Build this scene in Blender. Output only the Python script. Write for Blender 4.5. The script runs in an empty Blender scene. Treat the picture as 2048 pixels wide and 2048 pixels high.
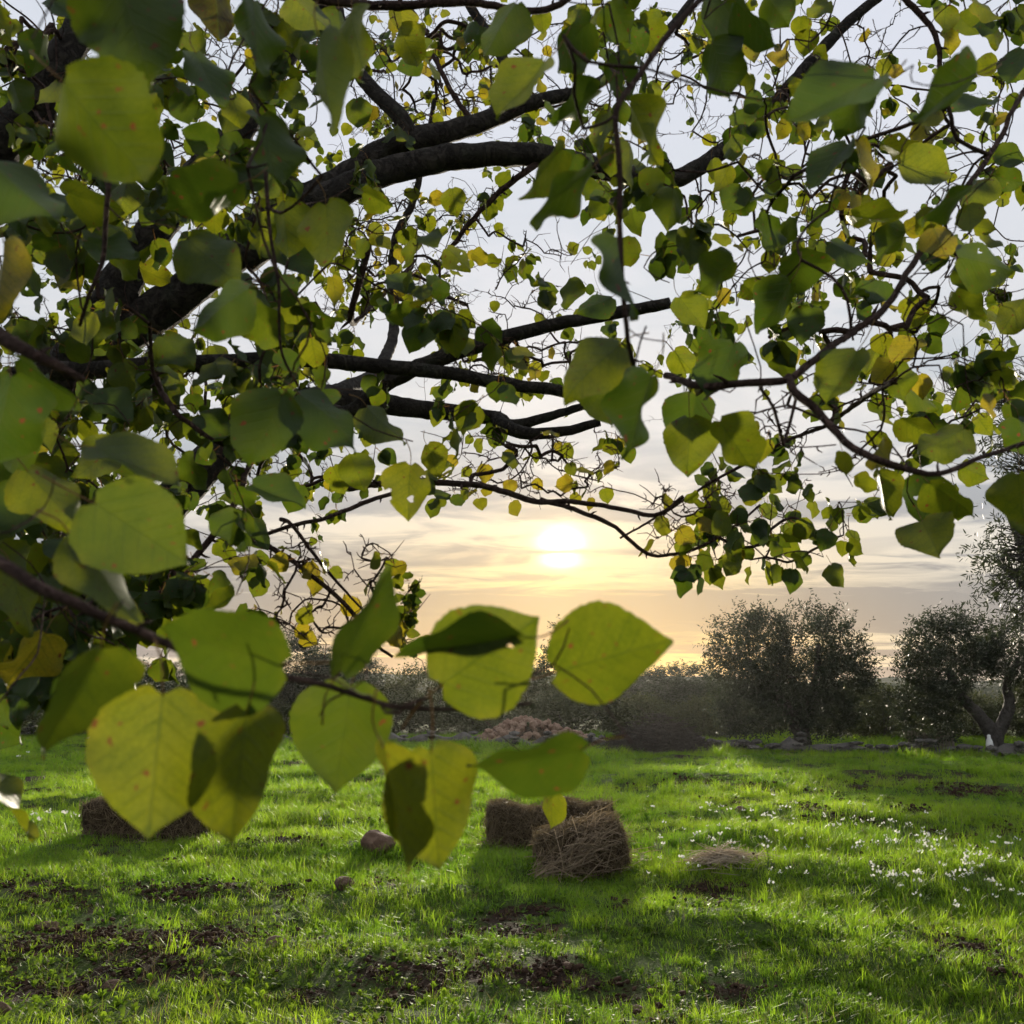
import bpy, math, random
import numpy as np
from mathutils import Vector, Matrix, Quaternion

random.seed(7); rng = np.random.default_rng(11)
sc = bpy.context.scene
COL = sc.collection
R = math.radians

# ------------------------------------------------------------------ camera
F = 1900.0                      # focal length in pixels of the 2048 px photograph
PITCH = 10.76
CAM = np.array([0.0, 0.0, 1.5])
cd = bpy.data.cameras.new('camera'); cam = bpy.data.objects.new('camera', cd); COL.objects.link(cam)
cam.location = CAM; cam.rotation_euler = (R(90+PITCH), 0, 0)
cd.sensor_width = 36; cd.lens = F/2048*36; cd.clip_start = 0.05; cd.clip_end = 6000
cd.dof.use_dof = True; cd.dof.focus_distance = 5.0; cd.dof.aperture_fstop = 10.5
sc.camera = cam
RT = np.array([1.0, 0, 0]); FW = np.array([0, math.cos(R(PITCH)), math.sin(R(PITCH))]); UP = np.array([0, -math.sin(R(PITCH)), math.cos(R(PITCH))])
def P(x, y, d): return CAM + d*(FW + (x-1024)/F*RT + (1024-y)/F*UP)
def proj(p):
    v = np.asarray(p)-CAM; d = v@FW
    return 1024+F*(v@RT)/d, 1024-F*(v@UP)/d, d
def G(x, y, z=0.0):
    r = FW + (x-1024)/F*RT + (1024-y)/F*UP
    return CAM + r*((z-CAM[2])/r[2])

# ------------------------------------------------------------------ light
SUNV = FW + (1122-1024)/F*RT + (1024-1092)/F*UP; SUNV = SUNV/np.linalg.norm(SUNV)
EL = math.asin(SUNV[2]); AZ = math.atan2(SUNV[0], SUNV[1])
sd = bpy.data.lights.new('sun', 'SUN'); sd.energy = 5.0; sd.angle = R(3.0); sd.color = (1.0, 0.89, 0.70)
so = bpy.data.objects.new('sun', sd); COL.objects.link(so)
so.rotation_euler = Vector(SUNV).to_track_quat('Z', 'Y').to_euler(); so.location = (0, 30, 30)

class NT:
    """small helper to write node trees"""
    def __init__(s, tree): s.t = tree; s.n = tree.nodes; s.l = tree.links
    def node(s, typ, **kw):
        n = s.n.new(typ)
        for k, v in kw.items(): setattr(n, k, v)
        return n
    def put(s, sock, v):
        if hasattr(v, 'default_value') or isinstance(v, bpy.types.NodeSocket): s.l.new(v, sock)
        elif isinstance(v, (tuple, list)) and len(v) == 3 and sock.type == 'RGBA': sock.default_value = (*v, 1)
        else: sock.default_value = v
    def m(s, op, a, b=0.0, c=0.0, clamp=False):
        n = s.node('ShaderNodeMath', operation=op, use_clamp=clamp)
        for i, v in enumerate((a, b, c)): s.put(n.inputs[i], v)
        return n.outputs[0]
    def mr(s, v, a, b, c=0.0, d=1.0, kind='SMOOTHSTEP'):
        n = s.node('ShaderNodeMapRange', interpolation_type=kind)
        s.put(n.inputs[0], v); n.inputs[1].default_value = a; n.inputs[2].default_value = b; n.inputs[3].default_value = c; n.inputs[4].default_value = d
        return n.outputs[0]
    def mix(s, f, a, b, mode='MIX'):
        n = s.node('ShaderNodeMix', data_type='RGBA', blend_type=mode)
        s.put(n.inputs[0], f); s.put(n.inputs[6], a); s.put(n.inputs[7], b)
        return n.outputs[2]
    def noise(s, vec, scale, detail=4, rough=.55, dist=0.0, lac=2.0):
        n = s.node('ShaderNodeTexNoise'); 
        if vec is not None: s.l.new(vec, n.inputs['Vector'])
        n.inputs['Scale'].default_value = scale; n.inputs['Detail'].default_value = detail; n.inputs['Roughness'].default_value = rough; n.inputs['Distortion'].default_value = dist
        n.inputs['Lacunarity'].default_value = lac
        return n.outputs['Fac']
    def comb(s, x, y, z=0.0):
        n = s.node('ShaderNodeCombineXYZ')
        for i, v in enumerate((x, y, z)): s.put(n.inputs[i], v)
        return n.outputs[0]

SKY = 0.1
w = bpy.data.worlds.new('World'); sc.world = w; w.use_nodes = True
def build_world():
    t = NT(w.node_tree); t.n.clear()
    out = t.node('ShaderNodeOutputWorld'); bg = t.node('ShaderNodeBackground'); bg.inputs[1].default_value = SKY
    sky = t.node('ShaderNodeTexSky', sky_type='NISHITA', sun_disc=False)
    sky.sun_elevation = EL; sky.sun_rotation = AZ; sky.air_density = 1.2; sky.dust_density = 1.5; sky.ozone_density = 1.5
    tc = t.node('ShaderNodeTexCoord'); sep = t.node('ShaderNodeSeparateXYZ'); t.l.new(tc.outputs['Generated'], sep.inputs[0])
    x, y, z = sep.outputs
    zc = t.m('ADD', t.m('MAXIMUM', z, 0.0), 0.055)
    u = t.m('DIVIDE', x, zc); v = t.m('DIVIDE', y, zc)
    # cloud sheets seen in perspective: a flat layer, stretched along x
    q = t.comb(t.m('MULTIPLY', u, .42), v, 3.7)
    n1 = t.noise(q, .62, 3, .55, .5)
    q2 = t.comb(t.m('MULTIPLY', u, .75), v, 9.1)
    n2 = t.noise(q2, 2.1, 4, .6, .7)
    nn = t.m('ADD', t.m('MULTIPLY', n1, .68), t.m('MULTIPLY', n2, .32))
    cloud = t.mr(nn, .44, .53)
    el = t.m('ARCSINE', z); az = t.m('ARCTAN2', x, y)
    # a long grey bank lying low over the horizon, its edges frayed
    eb = t.m('ADD', el, t.m('ADD', t.m('MULTIPLY', t.m('SUBTRACT', n1, .5), .10), t.m('MULTIPLY', t.m('SUBTRACT', n2, .5), .035)))
    bank = t.m('MULTIPLY', t.mr(eb, .040, .056), t.mr(eb, .094, .108, 1.0, 0.0))
    cloud = t.m('MAXIMUM', cloud, t.m('MULTIPLY', bank, .95))
    wisp = t.mr(n2, .44, .62)
    # closeness to the sun
    dp = t.node('ShaderNodeVectorMath', operation='DOT_PRODUCT'); t.l.new(tc.outputs['Generated'], dp.inputs[0]); dp.inputs[1].default_value = SUNV
    dot = t.m('MAXIMUM', dp.outputs['Value'], 0.0)
    wide = t.m('POWER', dot, 17.0); mid = t.m('POWER', dot, 150.0)
    low = t.mr(z, .0, .27, 1.0, 0.0)
    warm = t.m('MULTIPLY', t.m('ADD', t.m('MULTIPLY', wide, 1.0), .06), low, clamp=True)
    K = .74/SKY
    def c(r, g, b): return (r*K, g*K, b*K)
    clear = t.mix(t.mr(z, .12, .62), c(.78, .76, .74), c(.76, .79, .88))
    gap = t.mix(warm, clear, c(.76, .48, .055))
    dark = t.mix(warm, t.mix(t.mr(z, .06, .42), c(.235, .26, .315), c(.66, .71, .77)), c(.25, .185, .13))
    body = t.mix(t.m('MULTIPLY', cloud, .92), gap, dark)
    body = t.mix(t.m('MULTIPLY', wisp, t.m('MULTIPLY', .28, t.m('SUBTRACT', 1.0, cloud))), body, dark)
    air = t.mix(.07, body, sky.outputs[0])
    # veiled sun: aureole broken by one thin bar of cloud
    wob = t.m('MULTIPLY', t.m('SUBTRACT', n2, .5), .006)
    dz = t.m('SUBTRACT', t.m('ADD', el, wob), EL+.0015)
    dx = t.m('SUBTRACT', az, AZ)
    r2 = t.m('ADD', t.m('MULTIPLY', t.m('MULTIPLY', dz, dz), 1.0), t.m('MULTIPLY', t.m('MULTIPLY', dx, dx), .55))
    core = t.m('EXPONENT', t.m('MULTIPLY', r2, -1.0/(.0122**2)))
    halo = t.m('EXPONENT', t.m('MULTIPLY', r2, -1.0/(.042**2)))
    bar = t.m('EXPONENT', t.m('MULTIPLY', t.m('MULTIPLY', t.m('ADD', dz, .0075), t.m('ADD', dz, .0075)), -1.0/(.0034**2)))
    keep = t.m('SUBTRACT', 1.0, t.m('MULTIPLY', bar, .97))
    dl = t.m('ADD', dz, .0185); low2 = t.m('EXPONENT', t.m('MULTIPLY', t.m('ADD', t.m('MULTIPLY', t.m('MULTIPLY', dl, dl), 5.5), t.m('MULTIPLY', t.m('MULTIPLY', dx, dx), .5)), -1.0/(.0125**2)))
    g1 = t.m('ADD', t.m('MULTIPLY', t.m('MULTIPLY', core, keep), 5.5), t.m('MULTIPLY', low2, 1.6))
    g2 = t.m('MULTIPLY', t.m('MULTIPLY', t.m('MULTIPLY', halo, t.m('SUBTRACT', 1.0, t.m('MULTIPLY', bar, .6))), t.m('SUBTRACT', 1.0, t.m('MULTIPLY', cloud, .5))), .52)
    g3 = t.m('MULTIPLY', mid, .02)
    sun1 = t.mix(1.0, c(1.0, .84, .50), t.comb(g1, g1, g1), 'MULTIPLY')
    g23 = t.m('ADD', g2, g3)
    sun2 = t.mix(1.0, c(1.0, .66, .18), t.comb(g23, g23, g23), 'MULTIPLY')
    res = t.mix(1.0, t.mix(1.0, air, sun1, 'ADD'), sun2, 'ADD')
    t.l.new(res, bg.inputs[0]); t.l.new(bg.outputs[0], out.inputs[0])
build_world()
try: w.cycles.sampling_method = 'NONE'
except Exception: pass

vs = sc.view_settings
vs.view_transform = 'Standard'; vs.look = 'None'; vs.exposure = 0.45; vs.gamma = 1.0; vs.use_curve_mapping = False
cy = sc.cycles
sc.render.engine = 'CYCLES'
cy.use_denoising = True
try: cy.denoiser = 'OPENIMAGEDENOISE'; cy.denoising_input_passes = 'RGB_ALBEDO_NORMAL'
except Exception: pass
cy.max_bounces = 4; cy.diffuse_bounces = 3; cy.glossy_bounces = 1; cy.transmission_bounces = 3; cy.transparent_max_bounces = 2; cy.use_adaptive_sampling = True; cy.adaptive_threshold = .05; cy.use_light_tree = False; cy.volume_bounces = 0
cy.sample_clamp_indirect = 4.0; cy.caustics_reflective = False; cy.caustics_refractive = False

# ------------------------------------------------------------------ object helpers
def setp(o, label=None, cat=None, group=None, kind=None):
    if label: o['label'] = label
    if cat: o['category'] = cat
    if group: o['group'] = group
    if kind: o['kind'] = kind
    return o
def link(name, data, parent=None):
    o = bpy.data.objects.new(name, data); COL.objects.link(o)
    if parent is not None:
        o.parent = parent; o.matrix_parent_inverse = Matrix(parent['_inv']) if '_inv' in parent else Matrix()
    return o
INV = {}
def empty(name, loc, rz=0.0):
    o = bpy.data.objects.new(name, None); COL.objects.link(o); o.location = loc; o.rotation_euler = (0, 0, rz); o.empty_display_size = .1
    return o
def child(name, data, parent, local=None):
    """part with a transform local to its thing"""
    o = bpy.data.objects.new(name, data); COL.objects.link(o); o.parent = parent
    if local is not None: o.matrix_local = local
    return o
def child_world(name, data, parent, mat=None):
    """part given in world coordinates under an unrotated Empty"""
    o = bpy.data.objects.new(name, data); COL.objects.link(o); o.parent = parent
    m = mat if mat is not None else Matrix()
    o.matrix_local = Matrix.Translation(-parent.location) @ m
    return o

class MB:
    def __init__(s): s.v = []; s.f = []; s.mi = []; s.sm = []; s.nv = 0; s.attr = []
    def add(s, verts, faces, mi=0, val=None):
        verts = np.asarray(verts, float).reshape(-1, 3)
        b = s.nv; s.v.append(verts); s.nv += len(verts)
        s.f.extend([tuple(i+b for i in f) for f in faces]); s.mi.extend([mi]*len(faces))
        s.attr.append(np.full(len(verts), .5 if val is None else val))
    def addq(s, Q, vals):
        n = len(Q); b = s.nv; s.v.append(Q.reshape(-1, 3)); s.nv += 4*n; s.f.extend(map(tuple, (np.arange(4*n).reshape(n, 4)+b).tolist())); s.mi.extend([0]*n); s.attr.append(np.repeat(vals, 4))
    def mesh(s, name, mats, smooth=True, attr=None):
        me = bpy.data.meshes.new(name)
        vv = np.concatenate(s.v) if s.v else np.zeros((0, 3))
        nf = len(s.f); lens = np.fromiter((len(f) for f in s.f), int, nf)
        loops = np.fromiter((i for f in s.f for i in f), int, int(lens.sum()))
        me.vertices.add(len(vv)); me.vertices.foreach_set('co', vv.ravel())
        me.loops.add(len(loops)); me.loops.foreach_set('vertex_index', loops)
        me.polygons.add(nf)
        st = np.concatenate([[0], np.cumsum(lens)[:-1]]) if nf else []
        me.polygons.foreach_set('loop_start', st); me.polygons.foreach_set('loop_total', lens)
        me.polygons.foreach_set('material_index', s.mi); me.polygons.foreach_set('use_smooth', [smooth]*nf)
        for m in (mats if isinstance(mats, (list, tuple)) else [mats]): me.materials.append(m)
        if attr:
            a = me.attributes.new(attr, 'FLOAT', 'POINT'); a.data.foreach_set('value', np.concatenate(s.attr))
        me.update(calc_edges=True); me.validate()
        return me

def norm(v): v = np.asarray(v, float); return v/(np.linalg.norm(v)+1e-12)
def catmull(pts, n):
    pts = np.asarray(pts, float); k = len(pts)
    if k < 3:
        t = np.linspace(0, 1, n*(k-1)+1)[:, None]; return pts[0]*(1-t)+pts[-1]*t
    ext = np.vstack([2*pts[0]-pts[1], pts, 2*pts[-1]-pts[-2]]); out = []
    for i in range(1, k):
        p0, p1, p2, p3 = ext[i-1], ext[i], ext[i+1], ext[i+2]
        for t in np.linspace(0, 1, n, endpoint=False):
            out.append(.5*((2*p1)+(-p0+p2)*t+(2*p0-5*p1+4*p2-p3)*t*t+(-p0+3*p1-3*p2+p3)*t**3))
    out.append(pts[-1]); return np.array(out)
def resample(path, rad, step):
    seg = np.linalg.norm(np.diff(path, axis=0), axis=1); s = np.concatenate([[0], np.cumsum(seg)])
    n = max(2, int(s[-1]/step)+1); q = np.linspace(0, s[-1], n)
    return np.stack([np.interp(q, s, path[:, i]) for i in range(3)], 1), np.interp(q, s, rad)
def tube(mb, path, rad, sides=6, rough=0.0, mi=0, val=None, cap=True):
    path = np.asarray(path, float); n = len(path); rad = np.broadcast_to(np.asarray(rad, float), (n,))
    tan = np.gradient(path, axis=0); tan /= (np.linalg.norm(tan, axis=1)[:, None]+1e-12)
    a = np.array([0, 0, 1.0]) if abs(tan[0][2]) < .9 else np.array([1.0, 0, 0])
    u = norm(np.cross(tan[0], a)); vs_ = []
    ang = np.arange(sides)/sides*2*math.pi; ca, sa = np.cos(ang), np.sin(ang)
    for i in range(n):
        u = norm(u - tan[i]*(u@tan[i])); vv = np.cross(tan[i], u)
        r = rad[i]*(1+rough*(rng.random(sides)-.5)) if rough else rad[i]
        vs_.append(path[i]+(ca*r)[:, None]*u+(sa*r)[:, None]*vv)
    V = np.concatenate(vs_); f = []
    for i in range(n-1):
        for j in range(sides):
            k = (j+1) % sides; f.append((i*sides+j, i*sides+k, (i+1)*sides+k, (i+1)*sides+j))
    if cap and sides > 3:
        f.append(tuple(range(sides))[::-1]); f.append(tuple((n-1)*sides+j for j in range(sides)))
    mb.add(V, f, mi, val)

_tab = rng.random((256, 256))
def vnoise(x, y):
    x = np.asarray(x, float); y = np.asarray(y, float)
    xi = np.floor(x).astype(int); yi = np.floor(y).astype(int); fx = x-xi; fy = y-yi
    fx = fx*fx*(3-2*fx); fy = fy*fy*(3-2*fy)
    g = lambda a, b: _tab[a & 255, b & 255]
    return (g(xi, yi)*(1-fx)+g(xi+1, yi)*fx)*(1-fy)+(g(xi, yi+1)*(1-fx)+g(xi+1, yi+1)*fx)*fy
def fbm(x, y, o=4):
    s = 0; a = .5
    for i in range(o): s = s+a*vnoise(x*2**i+17.3*i, y*2**i+5.1*i); a *= .5
    return s/(1-.5**o)

# ------------------------------------------------------------------ materials
def mat(name):
    m = bpy.data.materials.new(name); m.use_nodes = True; t = NT(m.node_tree); t.n.clear()
    o = t.node('ShaderNodeOutputMaterial'); return m, t, o
def principled(t, col, rough=.6, spec=.3):
    b = t.node('ShaderNodeBsdfPrincipled'); t.put(b.inputs['Base Color'], col); t.put(b.inputs['Roughness'], rough)
    b.inputs['Specular IOR Level'].default_value = spec; return b
def bump(t, h, b, strength=.5, dist=.01):
    n = t.node('ShaderNodeBump'); n.inputs['Strength'].default_value = strength; n.inputs['Distance'].default_value = dist
    t.l.new(h, n.inputs['Height']); t.l.new(n.outputs[0], b.inputs['Normal'])

def leaf_material(name, per_object):
    m, t, o = mat(name)
    uv = t.node('ShaderNodeUVMap'); uv.uv_map = 'UVMap'; sep = t.node('ShaderNodeSeparateXYZ'); t.l.new(uv.outputs[0], sep.inputs[0])
    x = t.m('ABSOLUTE', t.m('SUBTRACT', sep.outputs[0], .5)); y = sep.outputs[1]
    if per_object:
        oi = t.node('ShaderNodeObjectInfo'); cs = t.node('ShaderNodeSeparateColor'); t.l.new(oi.outputs['Color'], cs.inputs[0])
        tint, rnd, shift = cs.outputs[0], oi.outputs['Random'], cs.outputs[1]
    else:
        a = t.node('ShaderNodeAttribute', attribute_name='tint'); tint = a.outputs['Fac']; rnd = t.m('FRACT', t.m('MULTIPLY', tint, 37.31)); shift = rnd
    mid = t.mr(x, .003, .018, 1, 0)
    s = t.m('FRACT', t.m('MULTIPLY', t.m('SUBTRACT', y, t.m('MULTIPLY', x, .75)), 7.0))
    lat = t.m('MULTIPLY', t.mr(t.m('ABSOLUTE', t.m('SUBTRACT', s, .5)), .0, .13, 1, 0), t.mr(x, .0, .44, 1.0, .3))
    vein = t.m('MAXIMUM', mid, t.m('MULTIPLY', lat, .8))
    tcn = t.comb(t.m('ADD', sep.outputs[0], t.m('MULTIPLY', rnd, 91.0)), t.m('ADD', y, t.m('MULTIPLY', rnd, 53.0)), 0.0)
    blot = t.mr(t.noise(tcn, 3.2, 3), .35, .68)
    fine = t.noise(tcn, 38.0, 2)
    spot = t.mr(t.noise(tcn, 9.0, 2, .4), .675, .72)
    net = 0.0
    if per_object:
        vo = t.node('ShaderNodeTexVoronoi', feature='DISTANCE_TO_EDGE'); vo.inputs['Scale'].default_value = 17; t.l.new(tcn, vo.inputs['Vector']); net = t.mr(vo.outputs['Distance'], .0, .10, 1, 0)
    edge = t.mr(t.m('ADD', t.m('MULTIPLY', x, x), t.m('MULTIPLY', t.m('SUBTRACT', y, .5), t.m('SUBTRACT', y, .5))), .12, .30)
    def grad(green, yg, yel, brn):
        a = t.mix(t.mr(tint, .0, .5), green, yg); b = t.mix(t.mr(tint, .55, .9), a, yel); return t.mix(t.mr(tint, .93, 1.0), b, brn)
    up = grad((.030, .062, .012), (.055, .085, .013), (.16, .13, .018), (.030, .016, .010))
    th = grad((.042, .078, .005), (.185, .205, .007), (.40, .28, .015), (.05, .020, .008))
    # yellowing follows blotches and margins on a turning leaf
    yel = t.m('MULTIPLY', t.m('MULTIPLY', blot, edge), t.mr(tint, .2, .8, .15, 1.0))
    up = t.mix(yel, up, (.13, .11, .015)); th = t.mix(yel, th, (.31, .25, .012))
    up = t.mix(t.m('MULTIPLY', vein, .5), up, (.10, .12, .04)); th = t.mix(t.m('MULTIPLY', vein, .75), th, (.045, .07, .004))
    up = t.mix(t.m('MULTIPLY', fine, .35), up, (.03, .06, .01)); th = t.mix(t.m('MULTIPLY', t.mr(fine, .3, .7), .35), th, (.06, .09, .005))
    if per_object: th = t.mix(t.m('MULTIPLY', net, .42), th, (.05, .08, .004))
    th = t.mix(t.m('MULTIPLY', blot, t.mr(tint, .05, .5, .06, .34)), th, (.26, .26, .010))
    up = t.mix(spot, up, (.05, .02, .01)); th = t.mix(spot, th, (.16, .05, .015))
    pb = principled(t, up, t.mr(fine, .3, .7, .38, .56, 'LINEAR'), .45)
    bump(t, t.m('SUBTRACT', t.m('MULTIPLY', fine, .25), vein), pb, .35, .002)
    tr = t.node('ShaderNodeBsdfTranslucent'); t.l.new(th, tr.inputs[0])
    mx = t.node('ShaderNodeMixShader'); mx.inputs[0].default_value = .58
    t.l.new(pb.outputs[0], mx.inputs[1]); t.l.new(tr.outputs[0], mx.inputs[2]); t.l.new(mx.outputs[0], o.inputs[0])
    return m
M_LEAF = leaf_material('apricot_leaf', True); M_LEAVES = leaf_material('apricot_leaves', False)

def bark_material(name, c1, c2, scale, moss=None):
    m, t, o = mat(name); tc = t.node('ShaderNodeTexCoord'); ob = tc.outputs['Object']
    n = t.noise(ob, scale, 6, .65, .6); n2 = t.noise(ob, scale*4.5, 4, .6)
    crack = t.mr(t.m('ABSOLUTE', t.m('SUBTRACT', t.noise(ob, scale*.8, 5, .7, 1.6), .5)), .0, .07)
    col = t.mix(t.mr(n, .35, .65), c1, c2); col = t.mix(t.m('MULTIPLY', crack, .35), col, tuple(v*1.5 for v in c2))
    if moss: col = t.mix(t.m('MULTIPLY', t.mr(t.noise(ob, scale*.5, 3), .55, .7), .5), col, moss)
    b = principled(t, col, .85, .15); bump(t, t.m('ADD', t.m('MULTIPLY', crack, .7), t.m('ADD', n, t.m('MULTIPLY', n2, .4))), b, .9, .012)
    t.l.new(b.outputs[0], o.inputs[0]); return m
M_BARK = bark_material('apricot_bark', (.019, .015, .013), (.050, .041, .035), 26, (.045, .05, .035))
M_TWIG = bark_material('apricot_twig', (.050, .026, .022), (.10, .060, .050), 60)
M_OBARK = bark_material('olive_bark', (.035, .03, .026), (.09, .08, .07), 7)
M_DEAD = bark_material('dead_twig', (.03, .024, .02), (.075, .062, .05), 12)
def plain(name, col, rough=.7, spec=.2, var=.4, scale=8, trans=None, tf=.4, attr=None, col2=None):
    m, t, o = mat(name)
    if attr:
        a = t.node('ShaderNodeAttribute', attribute_name=attr); f = a.outputs['Fac']
    else:
        tc = t.node('ShaderNodeTexCoord'); f = t.mr(t.noise(tc.outputs['Object'], scale, 5, .6), .3, .7)
    c = t.mix(f, tuple(v*(1-var) for v in col), col2 or tuple(v*(1+var) for v in col))
    b = principled(t, c, rough, spec)
    if trans:
        tr = t.node('ShaderNodeBsdfTranslucent'); t.put(tr.inputs[0], t.mix(f, tuple(v*.7 for v in trans), trans)); mx = t.node('ShaderNodeMixShader'); mx.inputs[0].default_value = tf
        t.l.new(b.outputs[0], mx.inputs[1]); t.l.new(tr.outputs[0], mx.inputs[2]); t.l.new(mx.outputs[0], o.inputs[0])
    else: t.l.new(b.outputs[0], o.inputs[0])
    return m
M_PET = plain('petiole', (.20, .12, .04), .5, .3, .3, 40, (.3, .14, .04), .35)
M_OLIVE = plain('olive_leaf', (.032, .040, .024), .5, .3, .5, attr='tint', trans=(.065, .08, .03), tf=.3)
M_SHRUB = plain('shrub_leaf', (.050, .058, .026), .6, .2, .5, attr='tint', trans=(.11, .12, .036), tf=.35)
M_STRAW = plain('straw', (.165, .12, .072), .7, .2, .55, attr='tint', trans=(.2, .15, .075), tf=.25)
M_STRAW3 = plain('bleached_straw', (.40, .32, .23), .7, .2, .4, attr='tint', trans=(.4, .32, .22), tf=.3)
M_STRAW2 = plain('pale_straw', (.28, .21, .14), .7, .2, .5, attr='tint', trans=(.3, .22, .13), tf=.3)
M_HAY = plain('hay_core', (.055, .038, .024), .95, .05, .5, 18)
M_PETAL = plain('petal', (.80, .79, .74), .5, .2, .06, 30, (.85, .84, .75), .45)
M_STEM = plain('flower_stem', (.10, .17, .04), .5, .3, .3, 20, (.2, .3, .05), .35)
M_WHITE = plain('white_paint', (.72, .71, .68), .7, .2, .1, 6)
M_POST = plain('weathered_wood', (.22, .19, .15), .85, .1, .35, 9)

def stone_material(name, c1, c2):
    m, t, o = mat(name); tc = t.node('ShaderNodeTexCoord'); oi = t.node('ShaderNodeObjectInfo')
    ob = tc.outputs['Object']; n = t.noise(ob, 5, 6, .65); n2 = t.noise(ob, 22, 5, .6)
    col = t.mix(t.mr(n, .3, .7), c1, c2); col = t.mix(t.m('MULTIPLY', oi.outputs['Random'], .5), col, tuple(v*.55 for v in c1))
    col = t.mix(t.m('MULTIPLY', t.mr(n2, .5, .7), .4), col, (.09, .06, .045))
    b = principled(t, col, .9, .15); bump(t, t.m('ADD', n, t.m('MULTIPLY', n2, .5)), b, .7, .02); t.l.new(b.outputs[0], o.inputs[0]); return m
M_ROCK = stone_material('brown_rock', (.12, .07, .048), (.20, .13, .09))
M_STONE = stone_material('field_stone', (.27, .165, .115), (.37, .26, .19))
M_WALL = stone_material('wall_stone', (.08, .072, .065), (.18, .165, .15))

# ------------------------------------------------------------------ ground
MOUNDS = []          # x, y, rx, ry, height
def mound(px, py, rx, ry, h): g = G(px, py); MOUNDS.append((g[0], g[1], rx, ry, h))
for a in [(1600, 1745, .9, .5, .13), (1720, 1860, .8, .4, .08), (1500, 1680, 1.1, .7, .12), (1750, 1640, 1.5, .8, .14), (1950, 1760, .9, .6, .12), (1300, 1860, .8, .45, .10), (1050, 1740, .5, .35, .10),
          (1400, 1570, 2.2, 1.2, .16), (1850, 1560, 2.2, 1.2, .15), (600, 1700, .9, .5, .10), (250, 1740, .9, .4, .07), (850, 1800, .6, .35, .07), (1850, 1950, .5, .3, .06), (350, 1590, 2.2, 1.0, .12), (700, 1560, 2, 1, .12)]: mound(*a)
DIRT = []
def dirt(px, py, wpx, hpx, k=1.0):
    g = G(px, py); d = g[1]; g1 = G(px, py-hpx/2); g2 = G(px, py+hpx/2); DIRT.append((g[0], g[1], wpx/2*d/F, max(.08, (g1[1]-g2[1])/2), k))
for a in [(130, 1890, 380, 90, .95), (420, 1880, 330, 70, .9), (250, 1950, 420, 60, .8), (60, 1990, 200, 60, .8), (470, 1830, 260, 40, .55), (330, 1790, 300, 30, .45), (800, 1960, 240, 50, .95), (1090, 1970, 280, 46, .9), (960, 1930, 200, 26, .6), (1230, 2005, 150, 40, .5),
          (1230, 1830, 230, 40, .8), (1400, 1840, 120, 30, .6), (640, 1990, 160, 40, .6), (580, 1890, 160, 40, .6), (1640, 1555, 420, 26, .75), (1800, 1570, 300, 26, .85), (1960, 1590, 260, 30, .95), (1460, 1540, 240, 22, .6), (1620, 1635, 70, 40, .7), (1900, 1672, 110, 18, .8), (2020, 1670, 80, 30, .7), (1490, 1990, 200, 40, .55), (1880, 1872, 110, 30, .75), (1960, 1900, 130, 26, .5), (30, 1690, 110, 40, .5), (760, 1770, 120, 40, .5), (1440, 1790, 200, 30, .4), (1790, 1860, 90, 24, .4)]: dirt(*a)
def height(x, y):
    x = np.asarray(x, float); y = np.asarray(y, float)
    near = np.clip((60-np.hypot(x, y))/30, 0, 1)
    h = near*(.10*(fbm(x*.22+3, y*.22+8, 2)-.5)+.15*(fbm(x*.75+31, y*.9+12, 3)-.5)+.075*(fbm(x*2.6, y*2.6+40, 3)-.5))
    for mx, my, rx, ry, hh in MOUNDS: h = h+1.0*hh*np.exp(-((x-mx)/rx)**2-((y-my)/ry)**2)
    # soft furrows left by old ploughing
    h = h+near*.018*np.sin(y*3.3+.5*np.sin(x*.5)+2*fbm(x*.3, y*.3, 2))
    far = np.clip((np.hypot(x, y)-60)/700, 0, 1)
    return h-.1*near*0+far*0
def dirtmask(x, y):
    x = np.asarray(x, float); y = np.asarray(y, float); d = np.zeros_like(x)
    for mx, my, rx, ry, k in DIRT: d = np.maximum(d, k*np.clip(1.35-np.sqrt(((x-mx)/rx)**2+((y-my)/ry)**2), 0, 1))
    n = fbm(x*1.3+7, y*1.7+2, 4)
    base = np.clip((n-.57)*5, 0, .7)
    n2 = fbm(x*3.7+70, y*4.5+21, 3)
    return np.clip(np.maximum(d*(.08+1.3*n2), base*.75), 0, 1)

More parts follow.
